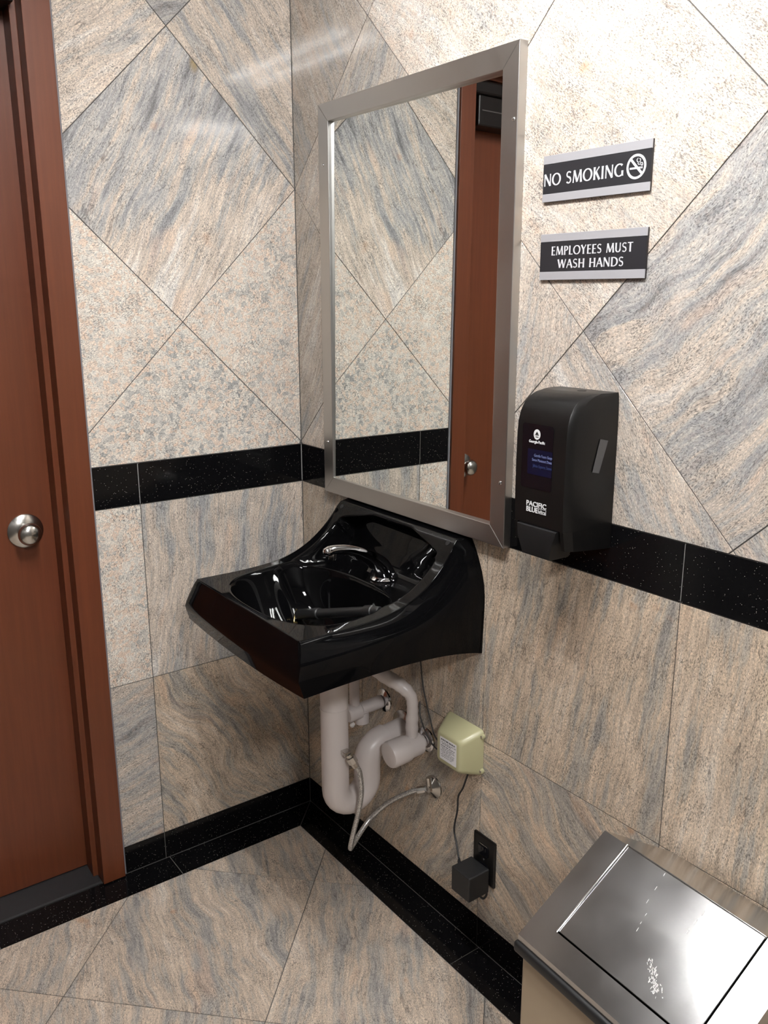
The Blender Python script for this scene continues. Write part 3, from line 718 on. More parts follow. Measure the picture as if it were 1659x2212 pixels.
def valves():
    y, z = -0.380, 0.487
    t = stop('supply_valve', y, z, 'white sleeved valve left of the drain pipe with a chrome wall flange', 0)
    part('valve_sleeve', lathe([(0.012, 0), (0.012, 0.0165), (0.075, 0.0165), (0.08, 0.0225), (0.112, 0.0225), (0.116, 0.019), (0.116, 0)], (0, y, z), (-1, 0, -0.05), 24), M['vinyl'], t, 40)
    part('valve_body', tube([(-0.072, y, z - 0.012), (-0.072, y - 0.004, z - 0.040)], [0.020, 0.017], 20), M['vinyl'], t, 40)
    part('button', lathe([(0, 0), (0, 0.006), (0.008, 0.006), (0.011, 0.003), (0.011, 0)], (-0.100, y - 0.004, z - 0.034), (-0.8, -0.5, -0.2), 14), M['pvc'], t, 50)
    part('riser_sleeve', tube([(-0.092, y, z + 0.010), (-0.092, y, 0.742)], 0.0125, 18), M['vinyl'], t, 60)
    y, z = -0.552, 0.452
    t = stop('supply_valve', y, z, 'round-capped white sleeved valve right of the drain pipe', 1)
    part('valve_sleeve', lathe([(0.010, 0), (0.010, 0.015), (0.022, 0.016), (0.024, 0.0275), (0.060, 0.0285), (0.060, 0)], (0, y, z), (-1, 0.03, -0.06), 28), M['vinyl'], t, 40)
    part('valve_cap', lathe([(0.0605, 0), (0.0605, 0.0310), (0.066, 0.0318), (0.106, 0.0325), (0.112, 0.030), (0.114, 0.024), (0.1145, 0)], (0, y, z), (-1, 0.03, -0.06), 32), M['vinyl'], t, 30)
    P = catmull([(-0.042, -0.548, 0.462), (-0.044, -0.550, 0.510), (-0.045, -0.553, 0.550), (-0.048, -0.549, 0.580), (-0.062, -0.527, 0.602), (-0.086, -0.503, 0.622), (-0.110, -0.478, 0.648), (-0.130, -0.470, 0.690), (-0.14, -0.468, 0.722)], 6)
    K = [(0, 0.0150), (0.18, 0.0150), (0.20, 0.0132), (0.38, 0.0140), (0.45, 0.0160), (0.6, 0.0175), (0.8, 0.016), (1, 0.016)]
    part('riser_sleeve', tube(P, [interp(K, i / (len(P) - 1))[0] * (1 + 0.05 * math.sin(i * 1.9)) for i in range(len(P))], 20), M['vinyl'], t, 60)
valves()
def hose():
    t = empty('braided_hose', (-0.18, -0.489, 0.20), 'braided steel supply hose looping below the drain pipe', 'hose')
    A = [(-0.018, -0.575, 0.3355), (-0.03, -0.5615, 0.3315), (-0.04, -0.549, 0.3249), (-0.06, -0.5179, 0.3001), (-0.08, -0.4896, 0.2713), (-0.11, -0.4704, 0.2354), (-0.145, -0.4762, 0.2122), (-0.176, -0.489, 0.1985), (-0.190, -0.500, 0.2040), (-0.1885, -0.5095, 0.2450),
         (-0.178, -0.5170, 0.303), (-0.174, -0.5255, 0.3615), (-0.180, -0.528, 0.4137), (-0.186, -0.5235, 0.4320)]
    part('braid', tube(catmull(A, 7), 0.0062, 14), M['braid'], t, 70)
    n1, n2 = Vector((-0.186, -0.5225, 0.430)), Vector((-0.199, -0.5125, 0.460)); ax = n2 - n1
    part('nut', lathe([(0, 0), (0, 0.0085), (0.012, 0.0095), (0.013, 0.0125), (0.028, 0.0125), (0.029, 0.008), (0.036, 0.0075), (0.036, 0)], n1, ax, 8), M['dull_chrome'], t, 30)
    part('bracket', box((-0.213, -0.5165, 0.460), (-0.194, -0.4978, 0.470), 0.001), M['dull_chrome'], t)
    v1 = Vector((-0.020, -0.573, 0.335)); ax = Vector((-0.012, 0.0155, -0.006))
    part('nut', lathe([(0, 0), (0, 0.0075), (0.006, 0.009), (0.020, 0.009), (0.021, 0.0065), (0.021, 0)], v1, ax, 8), M['dull_chrome'], t, 30)
    part('wall_flange', lathe([(0, 0), (0, 0.0285), (0.003, 0.0275), (0.009, 0.017), (0.014, 0.010), (0.020, 0.009), (0.020, 0)], (-0.0003, -0.583, 0.340), (-1, 0, 0), 28), M['dull_chrome'], t, 40)
    part('valve_stem', lathe([(0, 0), (0, 0.007), (0.024, 0.007), (0.026, 0)], (-0.014, -0.583, 0.343), (0, 0.2, 1), 14), M['dull_chrome'], t, 50)
hose()

# ------------------------------------------------------------------ pale olive transformer box, its cord and adapter, the outlet
def rings_loft(rings, caps=True):
    bm = bmesh.new(); R = [[bm.verts.new(p) for p in r] for r in rings]
    for A, B in zip(R, R[1:]):
        for k in range(len(A)): bm.faces.new((A[k], A[(k + 1) % len(A)], B[(k + 1) % len(A)], B[k]))
    if caps: bm.faces.new(R[0][::-1]); bm.faces.new(R[-1])
    return bm
def rrect(y0, y1, z0, z1, r, n=5):
    P = []
    for cy, cz, a0 in ((y1 - r, z1 - r, 0), (y0 + r, z1 - r, 90), (y0 + r, z0 + r, 180), (y1 - r, z0 + r, 270)):
        for k in range(n + 1):
            a = math.radians(a0 + 90 * k / n); P.append((cy + r * math.cos(a), cz + r * math.sin(a)))
    return P
def transformer():
    t = empty('power_module', (0, -0.69, 0.45), 'pale olive plastic box with a white label on the wall below the sink', 'transformer box')
    spec = [(-0.0006, -0.7515, -0.630, 0.4500, 0.5620, 0.010), (-0.008, -0.7500, -0.6320, 0.4510, 0.5605, 0.011), (-0.0440, -0.7355, -0.647, 0.4595, 0.5430, 0.012),
            (-0.0485, -0.7330, -0.6495, 0.4612, 0.5405, 0.012), (-0.0515, -0.7295, -0.653, 0.4640, 0.5375, 0.011), (-0.0525, -0.7260, -0.6565, 0.4668, 0.5345, 0.009)]
    part('case', rings_loft([[(x, y, z) for y, z in rrect(a, b, c, d, r)] for x, a, b, c, d, r in spec]), M['olive'], t, 28)
    lb = part('paper_label', prism(rrect(-0.720, -0.664, 0.4740, 0.5285, 0.001, 2), 0.0005, frame((-0.0526, 0, 0), (0, 1, 0), (0, 0, 1)) @ Matrix.Diagonal((1, 1, -1, 1))), M['paper'], t)
    bm = bmesh.new(); rnd = random.Random(4)
    for k, (z, h) in enumerate(((0.5215, 0.0032), (0.5165, 0.0012), (0.513, 0.0016), (0.5075, 0.0018), (0.5035, 0.0012), (0.5000, 0.0012), (0.4965, 0.0012), (0.4930, 0.0012), (0.4890, 0.0012), (0.4855, 0.0012), (0.4815, 0.0012))):
        y = -0.668 - 0.002 * (k % 3)
        while y > -0.712 + 0.010 * (k % 4 == 2):
            w = rnd.uniform(0.003, 0.008); box((-0.05325, y, z), (-0.05305, y - w, z + h), bm=bm); y -= w + rnd.uniform(0.001, 0.003)
    part('print', bm, M['ink'], lb)
    for z in (0.548, 0.4635):
        part('mounting_lug', lathe([(0, 0), (0, 0.0065), (0.005, 0.0065), (0.007, 0.004), (0.007, 0)], (-0.001, -0.750, z), (-1, 0, 0), 16), M['olive'], t, 40)
        part('screw', lathe([(0, 0), (0, 0.0035), (0.002, 0.003), (0.0025, 0)], (-0.008, -0.750, z), (-1, 0, 0), 12), M['dull_chrome'], t, 40)
transformer()
CORD = []
def cords():
    P = catmull([(-0.020, -0.7243, 0.4515), (-0.02, -0.708, 0.406), (-0.02, -0.6929, 0.377), (-0.02, -0.6907, 0.3398), (-0.022, -0.6831, 0.2879), (-0.030, -0.7013, 0.2620), (-0.046, -0.7290, 0.2430)], 6)
    CORD.append(P)
    for i, (nm, lab, P) in enumerate((('control_cable', 'grey cable running down the wall from the sink behind the olive box', [(-0.014, -0.5330, 0.735), (-0.011, -0.5380, 0.67), (-0.010, -0.5403, 0.6404), (-0.008, -0.5454, 0.5943), (-0.008, -0.56, 0.5522), (-0.008, -0.5745, 0.5161), (-0.009, -0.5949, 0.4800), (-0.009, -0.632, 0.470)]),
                         ('control_cable', 'dark grey cable slanting from behind the white sleeved riser to the olive box', [(-0.004, -0.5300, 0.545), (-0.012, -0.5400, 0.520), (-0.016, -0.5530, 0.503), (-0.020, -0.5734, 0.4855), (-0.020, -0.5944, 0.4678), (-0.018, -0.6180, 0.459), (-0.015, -0.6330, 0.468)]))):
        tag(part(nm, tube(catmull(P, 6), 0.0019, 8), M['wire'], None, 60), lab, 'cable')
cords()
def outlet():
    y0, y1, z0, z1 = -0.8022, -0.7318, 0.190, 0.3055
    t = empty('wall_outlet', (0, (y0 + y1) / 2, (z0 + z1) / 2), 'black outlet plate on the wall under the olive box', 'outlet')
    pl = part('cover_plate', rings_loft([[(x, y, z) for y, z in rrect(y0 + i, y1 - i, z0 + i, z1 - i, 0.003, 3)] for x, i in ((-0.0004, 0), (-0.004, 0), (-0.0058, 0.0025))]), M['black_plastic'], t, 35)
    for z in (0.272, 0.2235):
        rc = part('receptacle', prism(rrect(-0.784, -0.750, z - 0.0145, z + 0.0145, 0.008, 4), 0.002, frame((-0.0056, 0, 0), (0, 1, 0), (0, 0, 1)) @ Matrix.Diagonal((1, 1, -1, 1))), M['black_gloss'], t)
        if z > 0.25:
            for y in (-0.760, -0.774): part('slot', box((-0.0080, y - 0.001, z - 0.001), (-0.0074, y + 0.001, z + 0.007)), M['rubber'], rc)
    part('screw', lathe([(0, 0), (0, 0.003), (0.001, 0.0025), (0.001, 0)], (-0.0058, -0.767, 0.2477), (-1, 0, 0), 10), M['charcoal'], t, 40)
    part('test_bar', box((-0.0079, -0.779, 0.2855), (-0.0074, -0.755, 0.2868)), M['dull_chrome'], t)
outlet()
def adapter():
    t = empty('power_adapter', (-0.008, -0.760, 0.21), 'black square plug-in adapter with a thin cord in the lower socket of the outlet', 'adapter')
    part('case', box((-0.070, -0.7915, 0.1765), (-0.009, -0.7300, 0.2385), 0.0035, 3), M['charcoal'], t)
    part('plug_foot', box((-0.0125, -0.785, 0.205), (-0.0078, -0.748, 0.236), 0.001), M['black_plastic'], t)
    part('power_cord', tube(CORD[0], 0.0022, 8), M['cord'], t, 60)
    part('strain_relief', tube([(-0.048, -0.7315, 0.2375), (-0.047, -0.7300, 0.2475)], [0.004, 0.0026], 12), M['cord'], t, 50)
    part('lower_lead', tube(catmull([(-0.018, -0.772, 0.178), (-0.020, -0.773, 0.163), (-0.014, -0.779, 0.156), (-0.010, -0.784, 0.166), (-0.010, -0.784, 0.178)], 6), 0.0026, 8), M['cord'], t, 60)
adapter()

# ------------------------------------------------------------------ lettering
def text_mesh(body, size, M4, bold=0.0, depth=0.0003, sx=1.0):
    cu = bpy.data.curves.new('text', 'FONT'); cu.body = body; cu.size = size; cu.extrude = depth; cu.offset = bold; cu.resolution_u = 3
    ob = bpy.data.objects.new('text', cu); COL.objects.link(ob)
    dg = bpy.context.evaluated_depsgraph_get(); me = bpy.data.meshes.new_from_object(ob.evaluated_get(dg))
    bpy.data.objects.remove(ob); bpy.data.curves.remove(cu)
    bm = bmesh.new(); bm.from_mesh(me); bpy.data.meshes.remove(me)
    x0 = min(v.co.x for v in bm.verts); x1 = max(v.co.x for v in bm.verts)
    return bm, x0, x1
def text_fit(name, body, W, x0, x1, y, size, parent, mat, z, bold=0.0):
    """text on a wall frame W, stretched to run from x0 to x1 with its baseline at y"""
    bm, a, b = text_mesh(body, size, None, bold)
    k = (x1 - x0) / (b - a)
    bmesh.ops.transform(bm, matrix=W @ Matrix.Translation((x0, y, z)) @ Matrix.Diagonal((k, 1, 1, 1)) @ Matrix.Translation((-a, 0, 0)), verts=bm.verts)
    return part(name, bm, mat, parent)

# flared capitals drawn as pen strokes: each stroke = list of (x, y, pen width), closed flag
TK, TN = 0.165, 0.095
def st(x0, y0, x1, y1, w):
    return [(x0 + (x1 - x0) * t, y0 + (y1 - y0) * t, w * (1.0 + 0.22 * (2 * t - 1) ** 4)) for t in (0, .1, .2, .35, .5, .65, .8, .9, 1)]
def arc(cx, cy, rx, ry, a0, a1, n=22, tk=TK, tn=TN, e0=1.0, e1=1.0):
    out = []
    for k in range(n + 1):
        t = k / n; a = math.radians(a0 + (a1 - a0) * t)
        w = tn + (tk - tn) * abs(math.cos(a)) ** 1.3
        if t < .12: w *= 1 + (e0 - 1) * (1 - t / .12)
        if t > .88: w *= 1 + (e1 - 1) * (t - .88) / .12
        out.append((cx + rx * math.cos(a), cy + ry * math.sin(a), w))
    return out
GL = {
    'N': (0.84, [st(.12, 0, .12, 1, TN), st(.12, .97, .72, .03, TK), st(.72, 0, .72, 1, TN)]),
    'O': (0.96, [arc(.48, .5, .40, .46, 0, 360, 44)]),
    'S': (0.62, [arc(.31, .735, .21, .215, 35, 250, 22, TN * 1.1, TN * 1.1, 1.4) [:-1] + [(.31 + x, y, w) for x, y, w in ((-.03, .535, .13), (.06, .49, .15), (.13, .44, .15))] + arc(.29, .265, .215, .22, 25, -145, 20, TN * 1.15, TN * 1.1, 1, 1.4)]),
    'M': (1.02, [st(.10, 0, .19, 1, TN), st(.19, .97, .51, .06, TK), st(.51, .06, .83, .97, TN), st(.83, 1, .92, 0, TK)]),
    'K': (0.72, [st(.15, 0, .15, 1, TK), st(.20, .46, .60, 1, TN), st(.30, .60, .66, 0, TK)]),
    'I': (0.32, [st(.16, 0, .16, 1, TK)]),
    'G': (0.90, [arc(.48, .5, .39, .46, 48, 300, 34, TK, TN, 1.35, 1), [(.62, .075, TN), (.70, .10, TN), (.78, .14, TN)], st(.78, .05, .78, .45, TK)]),
    'E': (0.60, [st(.15, 0, .15, 1, TK), st(.15, .955, .53, .955, TN), st(.15, .52, .48, .52, TN), st(.15, .045, .55, .045, TN)]),
    'P': (0.62, [st(.15, 0, .15, 1, TK), [(.15, .955, TN), (.25, .955, TN)] + arc(.28, .725, .24, .23, 90, -90, 16) + [(.15, .495, TN)]]),
    'L': (0.56, [st(.15, 0, .15, 1, TK), st(.15, .045, .53, .045, TN)]),
    'Y': (0.72, [st(.07, 1, .36, .48, TK), st(.65, 1, .36, .48, TN), st(.36, .5, .36, 0, TK)]),
    'U': (0.80, [st(.15, 1, .15, .35, TK), arc(.40, .33, .25, .29, 180, 360, 20), st(.65, .32, .65, 1, TN)]),
    'T': (0.66, [st(.33, 0, .33, 1, TK), st(.03, .955, .63, .955, TN)]),
    'W': (1.10, [st(.05, 1, .30, .04, TK), st(.30, .04, .55, .96, TN), st(.55, .96, .80, .04, TK), st(.80, .04, 1.05, 1, TN)]),
    'A': (0.78, [st(.05, 0, .38, .98, TN), st(.38, .98, .73, 0, TK), st(.20, .35, .56, .35, TN * .9)]),
    'H': (0.84, [st(.15, 0, .15, 1, TK), st(.69, 0, .69, 1, TK), st(.15, .51, .69, .51, TN)]),
    'D': (0.86, [st(.15, 0, .15, 1, TK), [(.15, .955, TN), (.28, .955, TN)] + arc(.34, .5, .43, .455, 90, -90, 26) + [(.15, .045, TN)]]),
    ' ': (0.42, []),
}
def ribbon(bm, stroke, M4, z0, z1):
    P = [Vector((x, y)) for x, y, _ in stroke]; n = len(P)
    closed = (P[0] - P[-1]).length < 1e-6
    if closed: P = P[:-1]; stroke = stroke[:-1]; n -= 1
    L, Rr = [], []
    for i in range(n):
        a = P[(i - 1) % n] if closed else P[max(0, i - 1)]; b = P[(i + 1) % n] if closed else P[min(n - 1, i + 1)]
        t = (b - a).normalized(); nn = Vector((-t.y, t.x)) * stroke[i][2] / 2
        L.append(P[i] + nn); Rr.append(P[i] - nn)
    vs = [(p.x, p.y, z1) for p in L] + [(p.x, p.y, z1) for p in Rr] + [(p.x, p.y, z0) for p in L] + [(p.x, p.y, z0) for p in Rr]
    fs = []
    for i in range(n if closed else n - 1):
        j = (i + 1) % n
        fs += [(i, j, n + j, n + i), (i, 2 * n + i, 2 * n + j, j), (n + i, n + j, 3 * n + j, 3 * n + i)]
    if not closed: fs += [(0, n, 3 * n, 2 * n), (n - 1, 3 * n - 1, 4 * n - 1, 2 * n - 1)]
    bv = [bm.verts.new(M4 @ Vector(v)) for v in vs]
    for f in fs: bm.faces.new([bv[i] for i in f])
def word(name, body, W, x0, x1, y, cap, parent, mat, z, lift=0.0006):
    adv = 0.06; tot = sum(GL[c][0] for c in body) + adv * (len(body) - 1); kx = (x1 - x0) / tot; x = x0; bm = bmesh.new()
    for c in body:
        for n_, s in enumerate(GL[c][1]): ribbon(bm, s, W @ Matrix.Translation((x, y, z)) @ Matrix.Diagonal((kx, cap, 1, 1)), -0.0001 - 0.00003 * n_, lift + 0.00005 * n_)
        x += (GL[c][0] + adv) * kx
    me = bpy.data.meshes.new(name); bmesh.ops.translate(bm, verts=bm.verts, vec=-root_loc(parent)); bm.to_mesh(me); bm.free()
    return link(name, me, mat, parent)

def sign(y0, y1, z0, z1, label, band):
    t = empty('wall_sign', (0, (y0 + y1) / 2, z0), label, 'sign', 'black and silver wall signs')
    bz0, bz1 = band; x = lambda y: -y
    part('backing', box((-0.0034, y0, z0), (-0.0006, y1, z1)), M['sign_edge'], t)
    part('silver_strip', box((-0.0058, y0, bz1), (-0.0034, y1, z1), 0.0003, 1), M['sign_silver'], t)
    part('silver_strip', box((-0.0058, y0, z0), (-0.0034, y1, bz0), 0.0003, 1), M['sign_silver'], t)
    part('black_field', box((-0.0052, y0, bz0 + 0.0002), (-0.0034, y1, bz1 - 0.0002)), M['sign_black'], t)
    return t
WRs = WR
s1 = sign(-0.8655, -1.0945, 1.6505, 1.7275, 'upper black and silver sign reading NO SMOKING', (1.6640, 1.7135))
word('lettering', 'NO SMOKING', WR, 0.8675, 1.0420, 1.6772, 0.0200, s1, M['sign_letter'], 0.0052)
def no_smoking(t):
    cx, cz, r = 1.0665, 1.6890, 0.0190; bm = bmesh.new(); Wc = WR @ Matrix.Translation((cx, cz, 0.0052)) @ Matrix.Diagonal((r, r, 1, 1))
    ribbon(bm, [(.90 * math.cos(2 * math.pi * k / 48), .90 * math.sin(2 * math.pi * k / 48), .2) for k in range(49)], Wc, -0.0001, 0.0007)
    ribbon(bm, [(-.60, .62, .2), (0, 0.0, .2), (.62, -.60, .2)], Wc, -0.0001, 0.00075)
    me = bpy.data.meshes.new('ban_ring'); bmesh.ops.translate(bm, verts=bm.verts, vec=-root_loc(t)); bm.to_mesh(me); bm.free(); link('ban_ring', me, M['sign_letter'], t)
    bm = bmesh.new()
    ribbon(bm, [(-.66, -.12, .16), (-.2, -.12, .16), (.40, -.12, .16)], Wc, -0.0001, 0.0006)
    for x in (.48, .60): ribbon(bm, [(x, -.20, .07), (x, -.04, .07)], Wc, -0.0001, 0.0006)
    ribbon(bm, [(.62, .02, .07), (.63, .18, .07), (.56, .27, .07), (.40, .27, .07), (.32, .33, .07), (.40, .45, .07), (.38, .56, .07), (.26, .60, .06)], Wc, -0.0001, 0.0006)
    ribbon(bm, [(.50, .02, .07), (.50, .12, .07), (.42, .16, .07), (.22, .14, .07), (.14, .24, .07), (.18, .34, .07), (.06, .40, .07), (.02, .52, .07), (.14, .66, .06)], Wc, -0.0001, 0.0006)
    me = bpy.data.meshes.new('cigarette_symbol'); bmesh.ops.translate(bm, verts=bm.verts, vec=-root_loc(t)); bm.to_mesh(me); bm.free(); link('cigarette_symbol', me, M['sign_letter'], t)
no_smoking(s1)
s2 = sign(-0.8660, -1.0965, 1.5172, 1.5962, 'lower black and silver sign reading EMPLOYEES MUST WASH HANDS', (1.5315, 1.5828))
word('lettering', 'EMPLOYEES MUST', WR, 0.8925, 1.0705, 1.5595, 0.0150, s2, M['sign_letter'], 0.0052)
word('lettering', 'WASH HANDS', WR, 0.9090, 1.0535, 1.5372, 0.0150, s2, M['sign_letter'], 0.0052)

# ------------------------------------------------------------------ soap dispenser
def dispenser():
    yc = -0.991
    t = empty('soap_dispenser', (0, yc, 1.06), 'black wall-mounted foam soap dispenser right of the mirror', 'soap dispenser')
    def plan(D, s, extra=0.0):
        hb, hf = 0.0690 * s, 0.0570 * s
        dc_ = max(D - 0.017, D * 0.72)
        return [(0.0, -hb), (dc_ * 0.5, -hb * 0.99), (dc_, -hf - 0.0078), (D - 0.0012, -hf - 0.0012), (D, -hf), (D, hf), (D - 0.0012, hf + 0.0012), (dc_, hf + 0.0078), (dc_ * 0.5, hb * 0.99), (0.0, hb)]
    prof = [(1.0980, 0.1130, 1.0), (1.14, 0.1150, 1.0), (1.20, 0.1155, 1.0), (1.255, 0.1150, 0.998), (1.278, 0.1135, 0.996), (1.296, 0.1085, 0.99), (1.310, 0.1005, 0.982), (1.320, 0.0890, 0.972), (1.3265, 0.0740, 0.962), (1.330, 0.055, 0.950)]
    part('housing', rings_loft([[(-0.0006 - d, yc - y, z) for d, y in plan(D, s)] for z, D, s in prof]), M['black_plastic'], t, 24)
    # lower cheeks either side of the push bar
    for sg in (1, -1):
        P = [(0.0006, .0690), (0.048, .0682), (0.096, .0646), (0.1118, .0580), (0.1118, .0500), (0.0006, .0500)]
        part('cheek', rings_loft([[(-d * 0.965, yc - sg * y, 1.0545 + 0.085 * d) for d, y in P], [(-d * 1.02, yc - sg * y, 1.0985) for d, y in P]]), M['black_plastic'], t)
    part('inner_block', box((-0.060, yc - 0.056, 1.058), (-0.0006, yc + 0.056, 1.0975)), M['rubber'], t)
    # push bar, narrower at its foot
    bm = bmesh.new()
    for (z, xf, w) in ((1.0975, -0.1165, 0.0475), (1.075, -0.1205, 0.0430), (1.050, -0.1210, 0.0365), (1.0425, -0.1150, 0.0335)):
        pass
    def lv(z, xf, xb, w): return [(xb, yc - w, z), (xf, yc - w + 0.002, z), (xf, yc + w - 0.002, z), (xb, yc + w, z)]
    part('push_bar', rings_loft([lv(1.0415, -0.1120, -0.070, 0.0320), lv(1.0435, -0.1180, -0.068, 0.0335), lv(1.075, -0.1215, -0.066, 0.0430), lv(1.0955, -0.1190, -0.066, 0.0480), lv(1.0970, -0.1170, -0.068, 0.0480)]), M['black_lever'], t, 30)
    W = WR @ Matrix.Translation((0, 0, 0.1157))
    wn = part('window', prism(rrect(0.9475, 1.0195, 1.1635, 1.2765, 0.005, 3), 0.0006, W), M['black_gloss'], t)
    lb = part('bag_label', prism(rrect(0.9620, 1.0190, 1.1885, 1.2330, 0.001, 2), 0.0004, W @ Matrix.Translation((0, 0, 0.0005))), M['navy'], t)
    z = 0.1157 + 0.0012
    text_fit('print', 'Gentle Foam Soap', WR, 0.9775, 1.0188, 1.2205, 0.0070, lb, M['print_blue'], z)
    text_fit('print', 'Savon Moussant Doux', WR, 0.9730, 1.0188, 1.2125, 0.0070, lb, M['print_blue'], z)
    text_fit('print', 'Jabón Espuma Suave', WR, 0.9750, 1.0188, 1.2020, 0.0075, lb, M['print_dim'], z)
    lg = part('logo_disc', prism([(0.9820 + 0.0078 * math.cos(a), 1.2592 + 0.0090 * math.sin(a)) for a in (2 * math.pi * k / 28 for k in range(28))], 0.0004, WR @ Matrix.Translation((0, 0, 0.1163))), M['print_white'], t)
    lm = bmesh.new()
    prism([(0.9785, 1.2598), (0.9858, 1.2598), (0.9822, 1.2642)], 0.0003, WR @ Matrix.Translation((0, 0, 0.1167)), lm)
    prism([(0.9768, 1.2580), (0.9875, 1.2580), (0.9850, 1.2592), (0.9795, 1.2592)], 0.0003, WR @ Matrix.Translation((0, 0, 0.1167)), lm)
    prism([(0.9790, 1.2545), (0.9855, 1.2545), (0.9855, 1.2556), (0.9790, 1.2556)], 0.0003, WR @ Matrix.Translation((0, 0, 0.1167)), lm)
    part('logo_mark', lm, M['rubber'], lg)
    text_fit('maker_name', 'Georgia-Pacific', WR, 0.9640, 1.0010, 1.2440, 0.0068, t, M['print_white'], 0.1166, 0.0001)
    text_fit('product_name', 'PACIFIC', WR, 0.9625, 1.0095, 1.1318, 0.0124, t, M['print_white'], 0.1156, 0.0003)
    text_fit('product_name', 'BLUE', WR, 0.9628, 0.9905, 1.1213, 0.0124, t, M['print_white'], 0.1156, 0.0003)
    text_fit('product_name', 'ultra', WR, 0.9930, 1.0080, 1.1228, 0.0078, t, M['print_white'], 0.1156)
    fb = bmesh.new()
    for a, b in (((0.9918, 1.1213), (1.0094, 1.1219)), ((0.9918, 1.1298), (1.0094, 1.1304)), ((0.9918, 1.1219), (0.9924, 1.1298)), ((1.0088, 1.1219), (1.0094, 1.1298))):
        prism(R4(a[0], b[0], a[1], b[1]), 0.0004, WR @ Matrix.Translation((0, 0, 0.1153)), fb)
    part('name_box', fb, M['print_white'], t)
    part('lock', lathe([(0, 0), (0, 0.008), (0.0008, 0.008), (0.0008, 0.0)], (-0.030, yc - 0.010, 1.3297), (0, 0, 1), 20), M['rubber'], t)
    tp = bmesh.new(); Tq = [(-0.0456, 1.2545), (-0.0254, 1.2501), (-0.0443, 1.1954), (-0.0612, 1.1991)]
    faces_of(tp, [(x, yc - 0.0694 - d, z) for d in (0.0, 0.0005) for x, z in Tq], BOXF); part('clear_tape', tp, M['tape'], t)
dispenser()

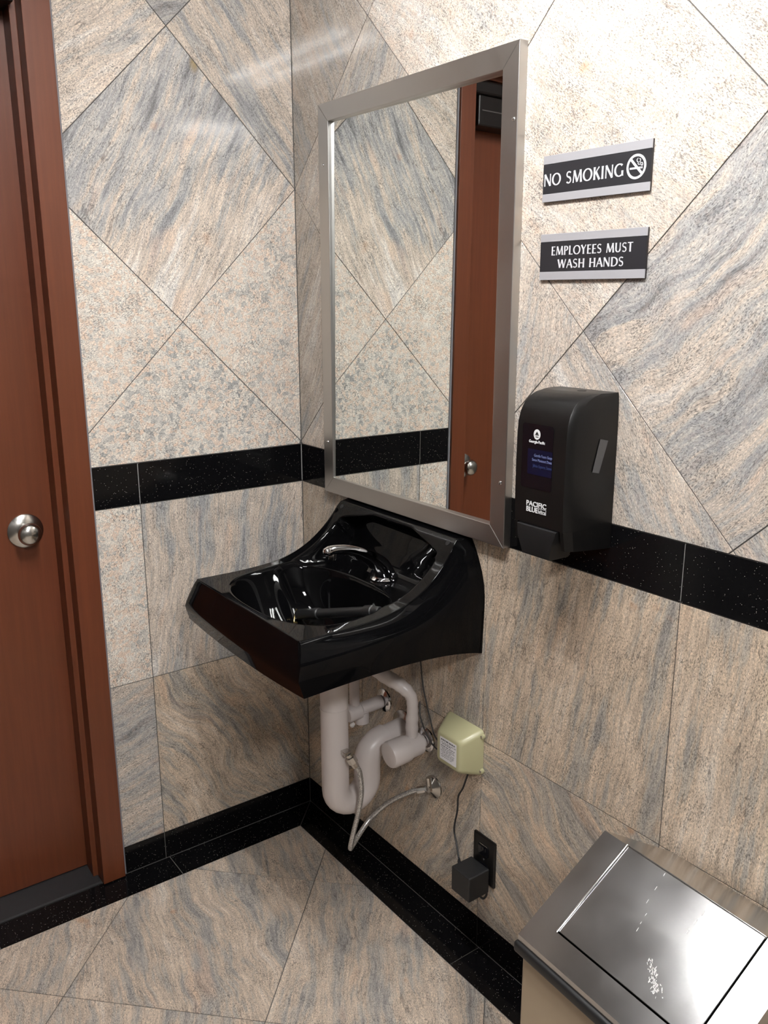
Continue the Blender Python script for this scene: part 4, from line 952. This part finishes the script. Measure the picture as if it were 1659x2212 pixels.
# ------------------------------------------------------------------ waste bin
def bin_():
    A = Vector((-0.3833, -1.2397, 0.5614)); th, al, hd, s1_, s2_ = -0.0499, 0.5549, 0.1769, 0.0464, 0.0388; W2 = 0.2356
    e1 = Vector((math.cos(th), math.sin(th), 0)); e2 = Vector((math.sin(th), -math.cos(th), 0)); ez = Vector((0, 0, 1))
    WT = W2 + 2 * s1_; DT = 2 * hd; n = hd / math.cos(al)
    base = A + e1 * hd + e2 * WT / 2; base.z = 0
    t = empty('waste_bin', base, 'almond waste bin with a peaked stainless steel swing top beside the wall', 'trash can')
    P = lambda a, b, z: A + e1 * a + e2 * b + ez * z
    B3 = Matrix(((e1.x, e2.x, 0, A.x), (e1.y, e2.y, 0, A.y), (0, 0, 1, 0), (0, 0, 0, 1)))
    i = 0.005
    part('body', box((i, i, 0.0), (DT - i, WT - i, 0.5340), 0.004, M4=B3), M['almond'], t)
    part('gasket', box((-0.006, -0.006, 0.5305), (DT + 0.002, WT + 0.006, 0.5500), 0.006, 3, M4=B3), M['rubber'], t, 50)
    # hood shell: upright lip, gable ends, two slopes each with a flap opening
    dz = hd * math.tan(al); zl = 0.5495 - A.z
    def slope(sg, m):
        bm = bmesh.new(); a0 = 0.0 if sg > 0 else DT
        q = lambda s, b, off=0.0: P(a0 + sg * s * math.cos(al), b, s * math.sin(al)) + (Vector((-math.sin(al) * sg * e1.x, -math.sin(al) * sg * e1.y, math.cos(al))) * off)
        x0, x1 = s2_, n; y0, y1 = s1_, s1_ + W2
        o = [q(0, 0), q(0, WT), q(n, WT), q(n, 0)]; w = [q(x0, y0), q(x0, y1), q(x1, y1), q(x1, y0)]
        d = 0.004
        vs = o + w + [q(x0, y0, -d), q(x0, y1, -d), q(x1, y1, -d), q(x1, y0, -d)]
        faces_of(bm, vs, [(0, 1, 5, 4), (1, 2, 6, 5), (3, 0, 4, 7), (4, 5, 9, 8), (5, 6, 10, 9), (7, 4, 8, 11)])
        part('hood_slope', bm, m, t)
        fl = bmesh.new(); g = 0.0022; hs = []
        for off in (-0.0030, 0.0012): hs += [q(x0 + g, y0 + g, off), q(x1 - 0.001, y0 + g, off), q(x1 - 0.001, y1 - g, off), q(x0 + g, y1 - g, off)]
        faces_of(fl, hs, BOXF)
        bmesh.ops.bevel(fl, geom=fl.edges[:], offset=0.0009, segments=2, affect='EDGES', profile=0.5)
        f = part('flap', fl, M['bin_steel'], t)
        return q, f
    q, f = slope(1, M['bin_steel'])
    slope(-1, M['bin_steel'])
    bm = bmesh.new()
    lo = [P(0, 0, zl), P(0, WT, zl), P(DT, WT, zl), P(DT, 0, zl)]; hi = [P(0, 0, 0), P(0, WT, 0), P(DT, WT, 0), P(DT, 0, 0)]; ap = [P(hd, 0, dz), P(hd, WT, dz)]
    faces_of(bm, lo + hi + ap, [(0, 1, 5, 4), (1, 2, 6, 5), (2, 3, 7, 6), (3, 0, 4, 7), (7, 4, 8), (5, 6, 9)])
    part('hood_lip', bm, M['bin_steel'], t)
    # turned edge beside the front flap
    part('flap_edge', tube([q(s2_, s1_ + 0.0004, 0.0015), q(n, s1_ + 0.0004, 0.0015)], 0.0026, 10), M['chrome'], t, 60)
    # dried white splashes and scratches on the front flap
    rnd = random.Random(11); sp = bmesh.new()
    def mark(s, b, l, w, a):
        c, sn = math.cos(a), math.sin(a); P4 = []
        k = 7
        for j in range(k):
            an = 2 * math.pi * j / k; r = rnd.uniform(0.5, 1.0); u, v = l * math.cos(an) * r, w * math.sin(an) * r
            P4.append(q(s + u * c - v * sn, b + u * sn + v * c, 0.00135))
        bv = [sp.verts.new(p) for p in P4]; sp.faces.new(bv)
    for j in range(95):
        f_ = rnd.random() ** 0.8; mark(0.094 - 0.034 * f_ + rnd.gauss(0, 0.0025), 0.174 + 0.040 * f_ + rnd.gauss(0, 0.002 + 0.0035 * f_), rnd.uniform(0.0008, 0.0038), rnd.uniform(0.0004, 0.0011), math.pi * 0.82 + rnd.uniform(-0.7, 0.7))
    for (s, b, L) in ((0.1376, 0.1354, 0.004), (0.124, 0.137, 0.003), (0.1132, 0.139, 0.006), (0.187, 0.1977, 0.006), (0.170, 0.197, 0.008), (0.1522, 0.196, 0.005), (0.2017, 0.1202, 0.004), (0.178, 0.123, 0.005), (0.155, 0.1253, 0.006)):
        mark(s, b, L, 0.0007, -0.08)
    part('dried_splash', sp, M['fleck'], f)['kind'] = 'stuff'
bin_()
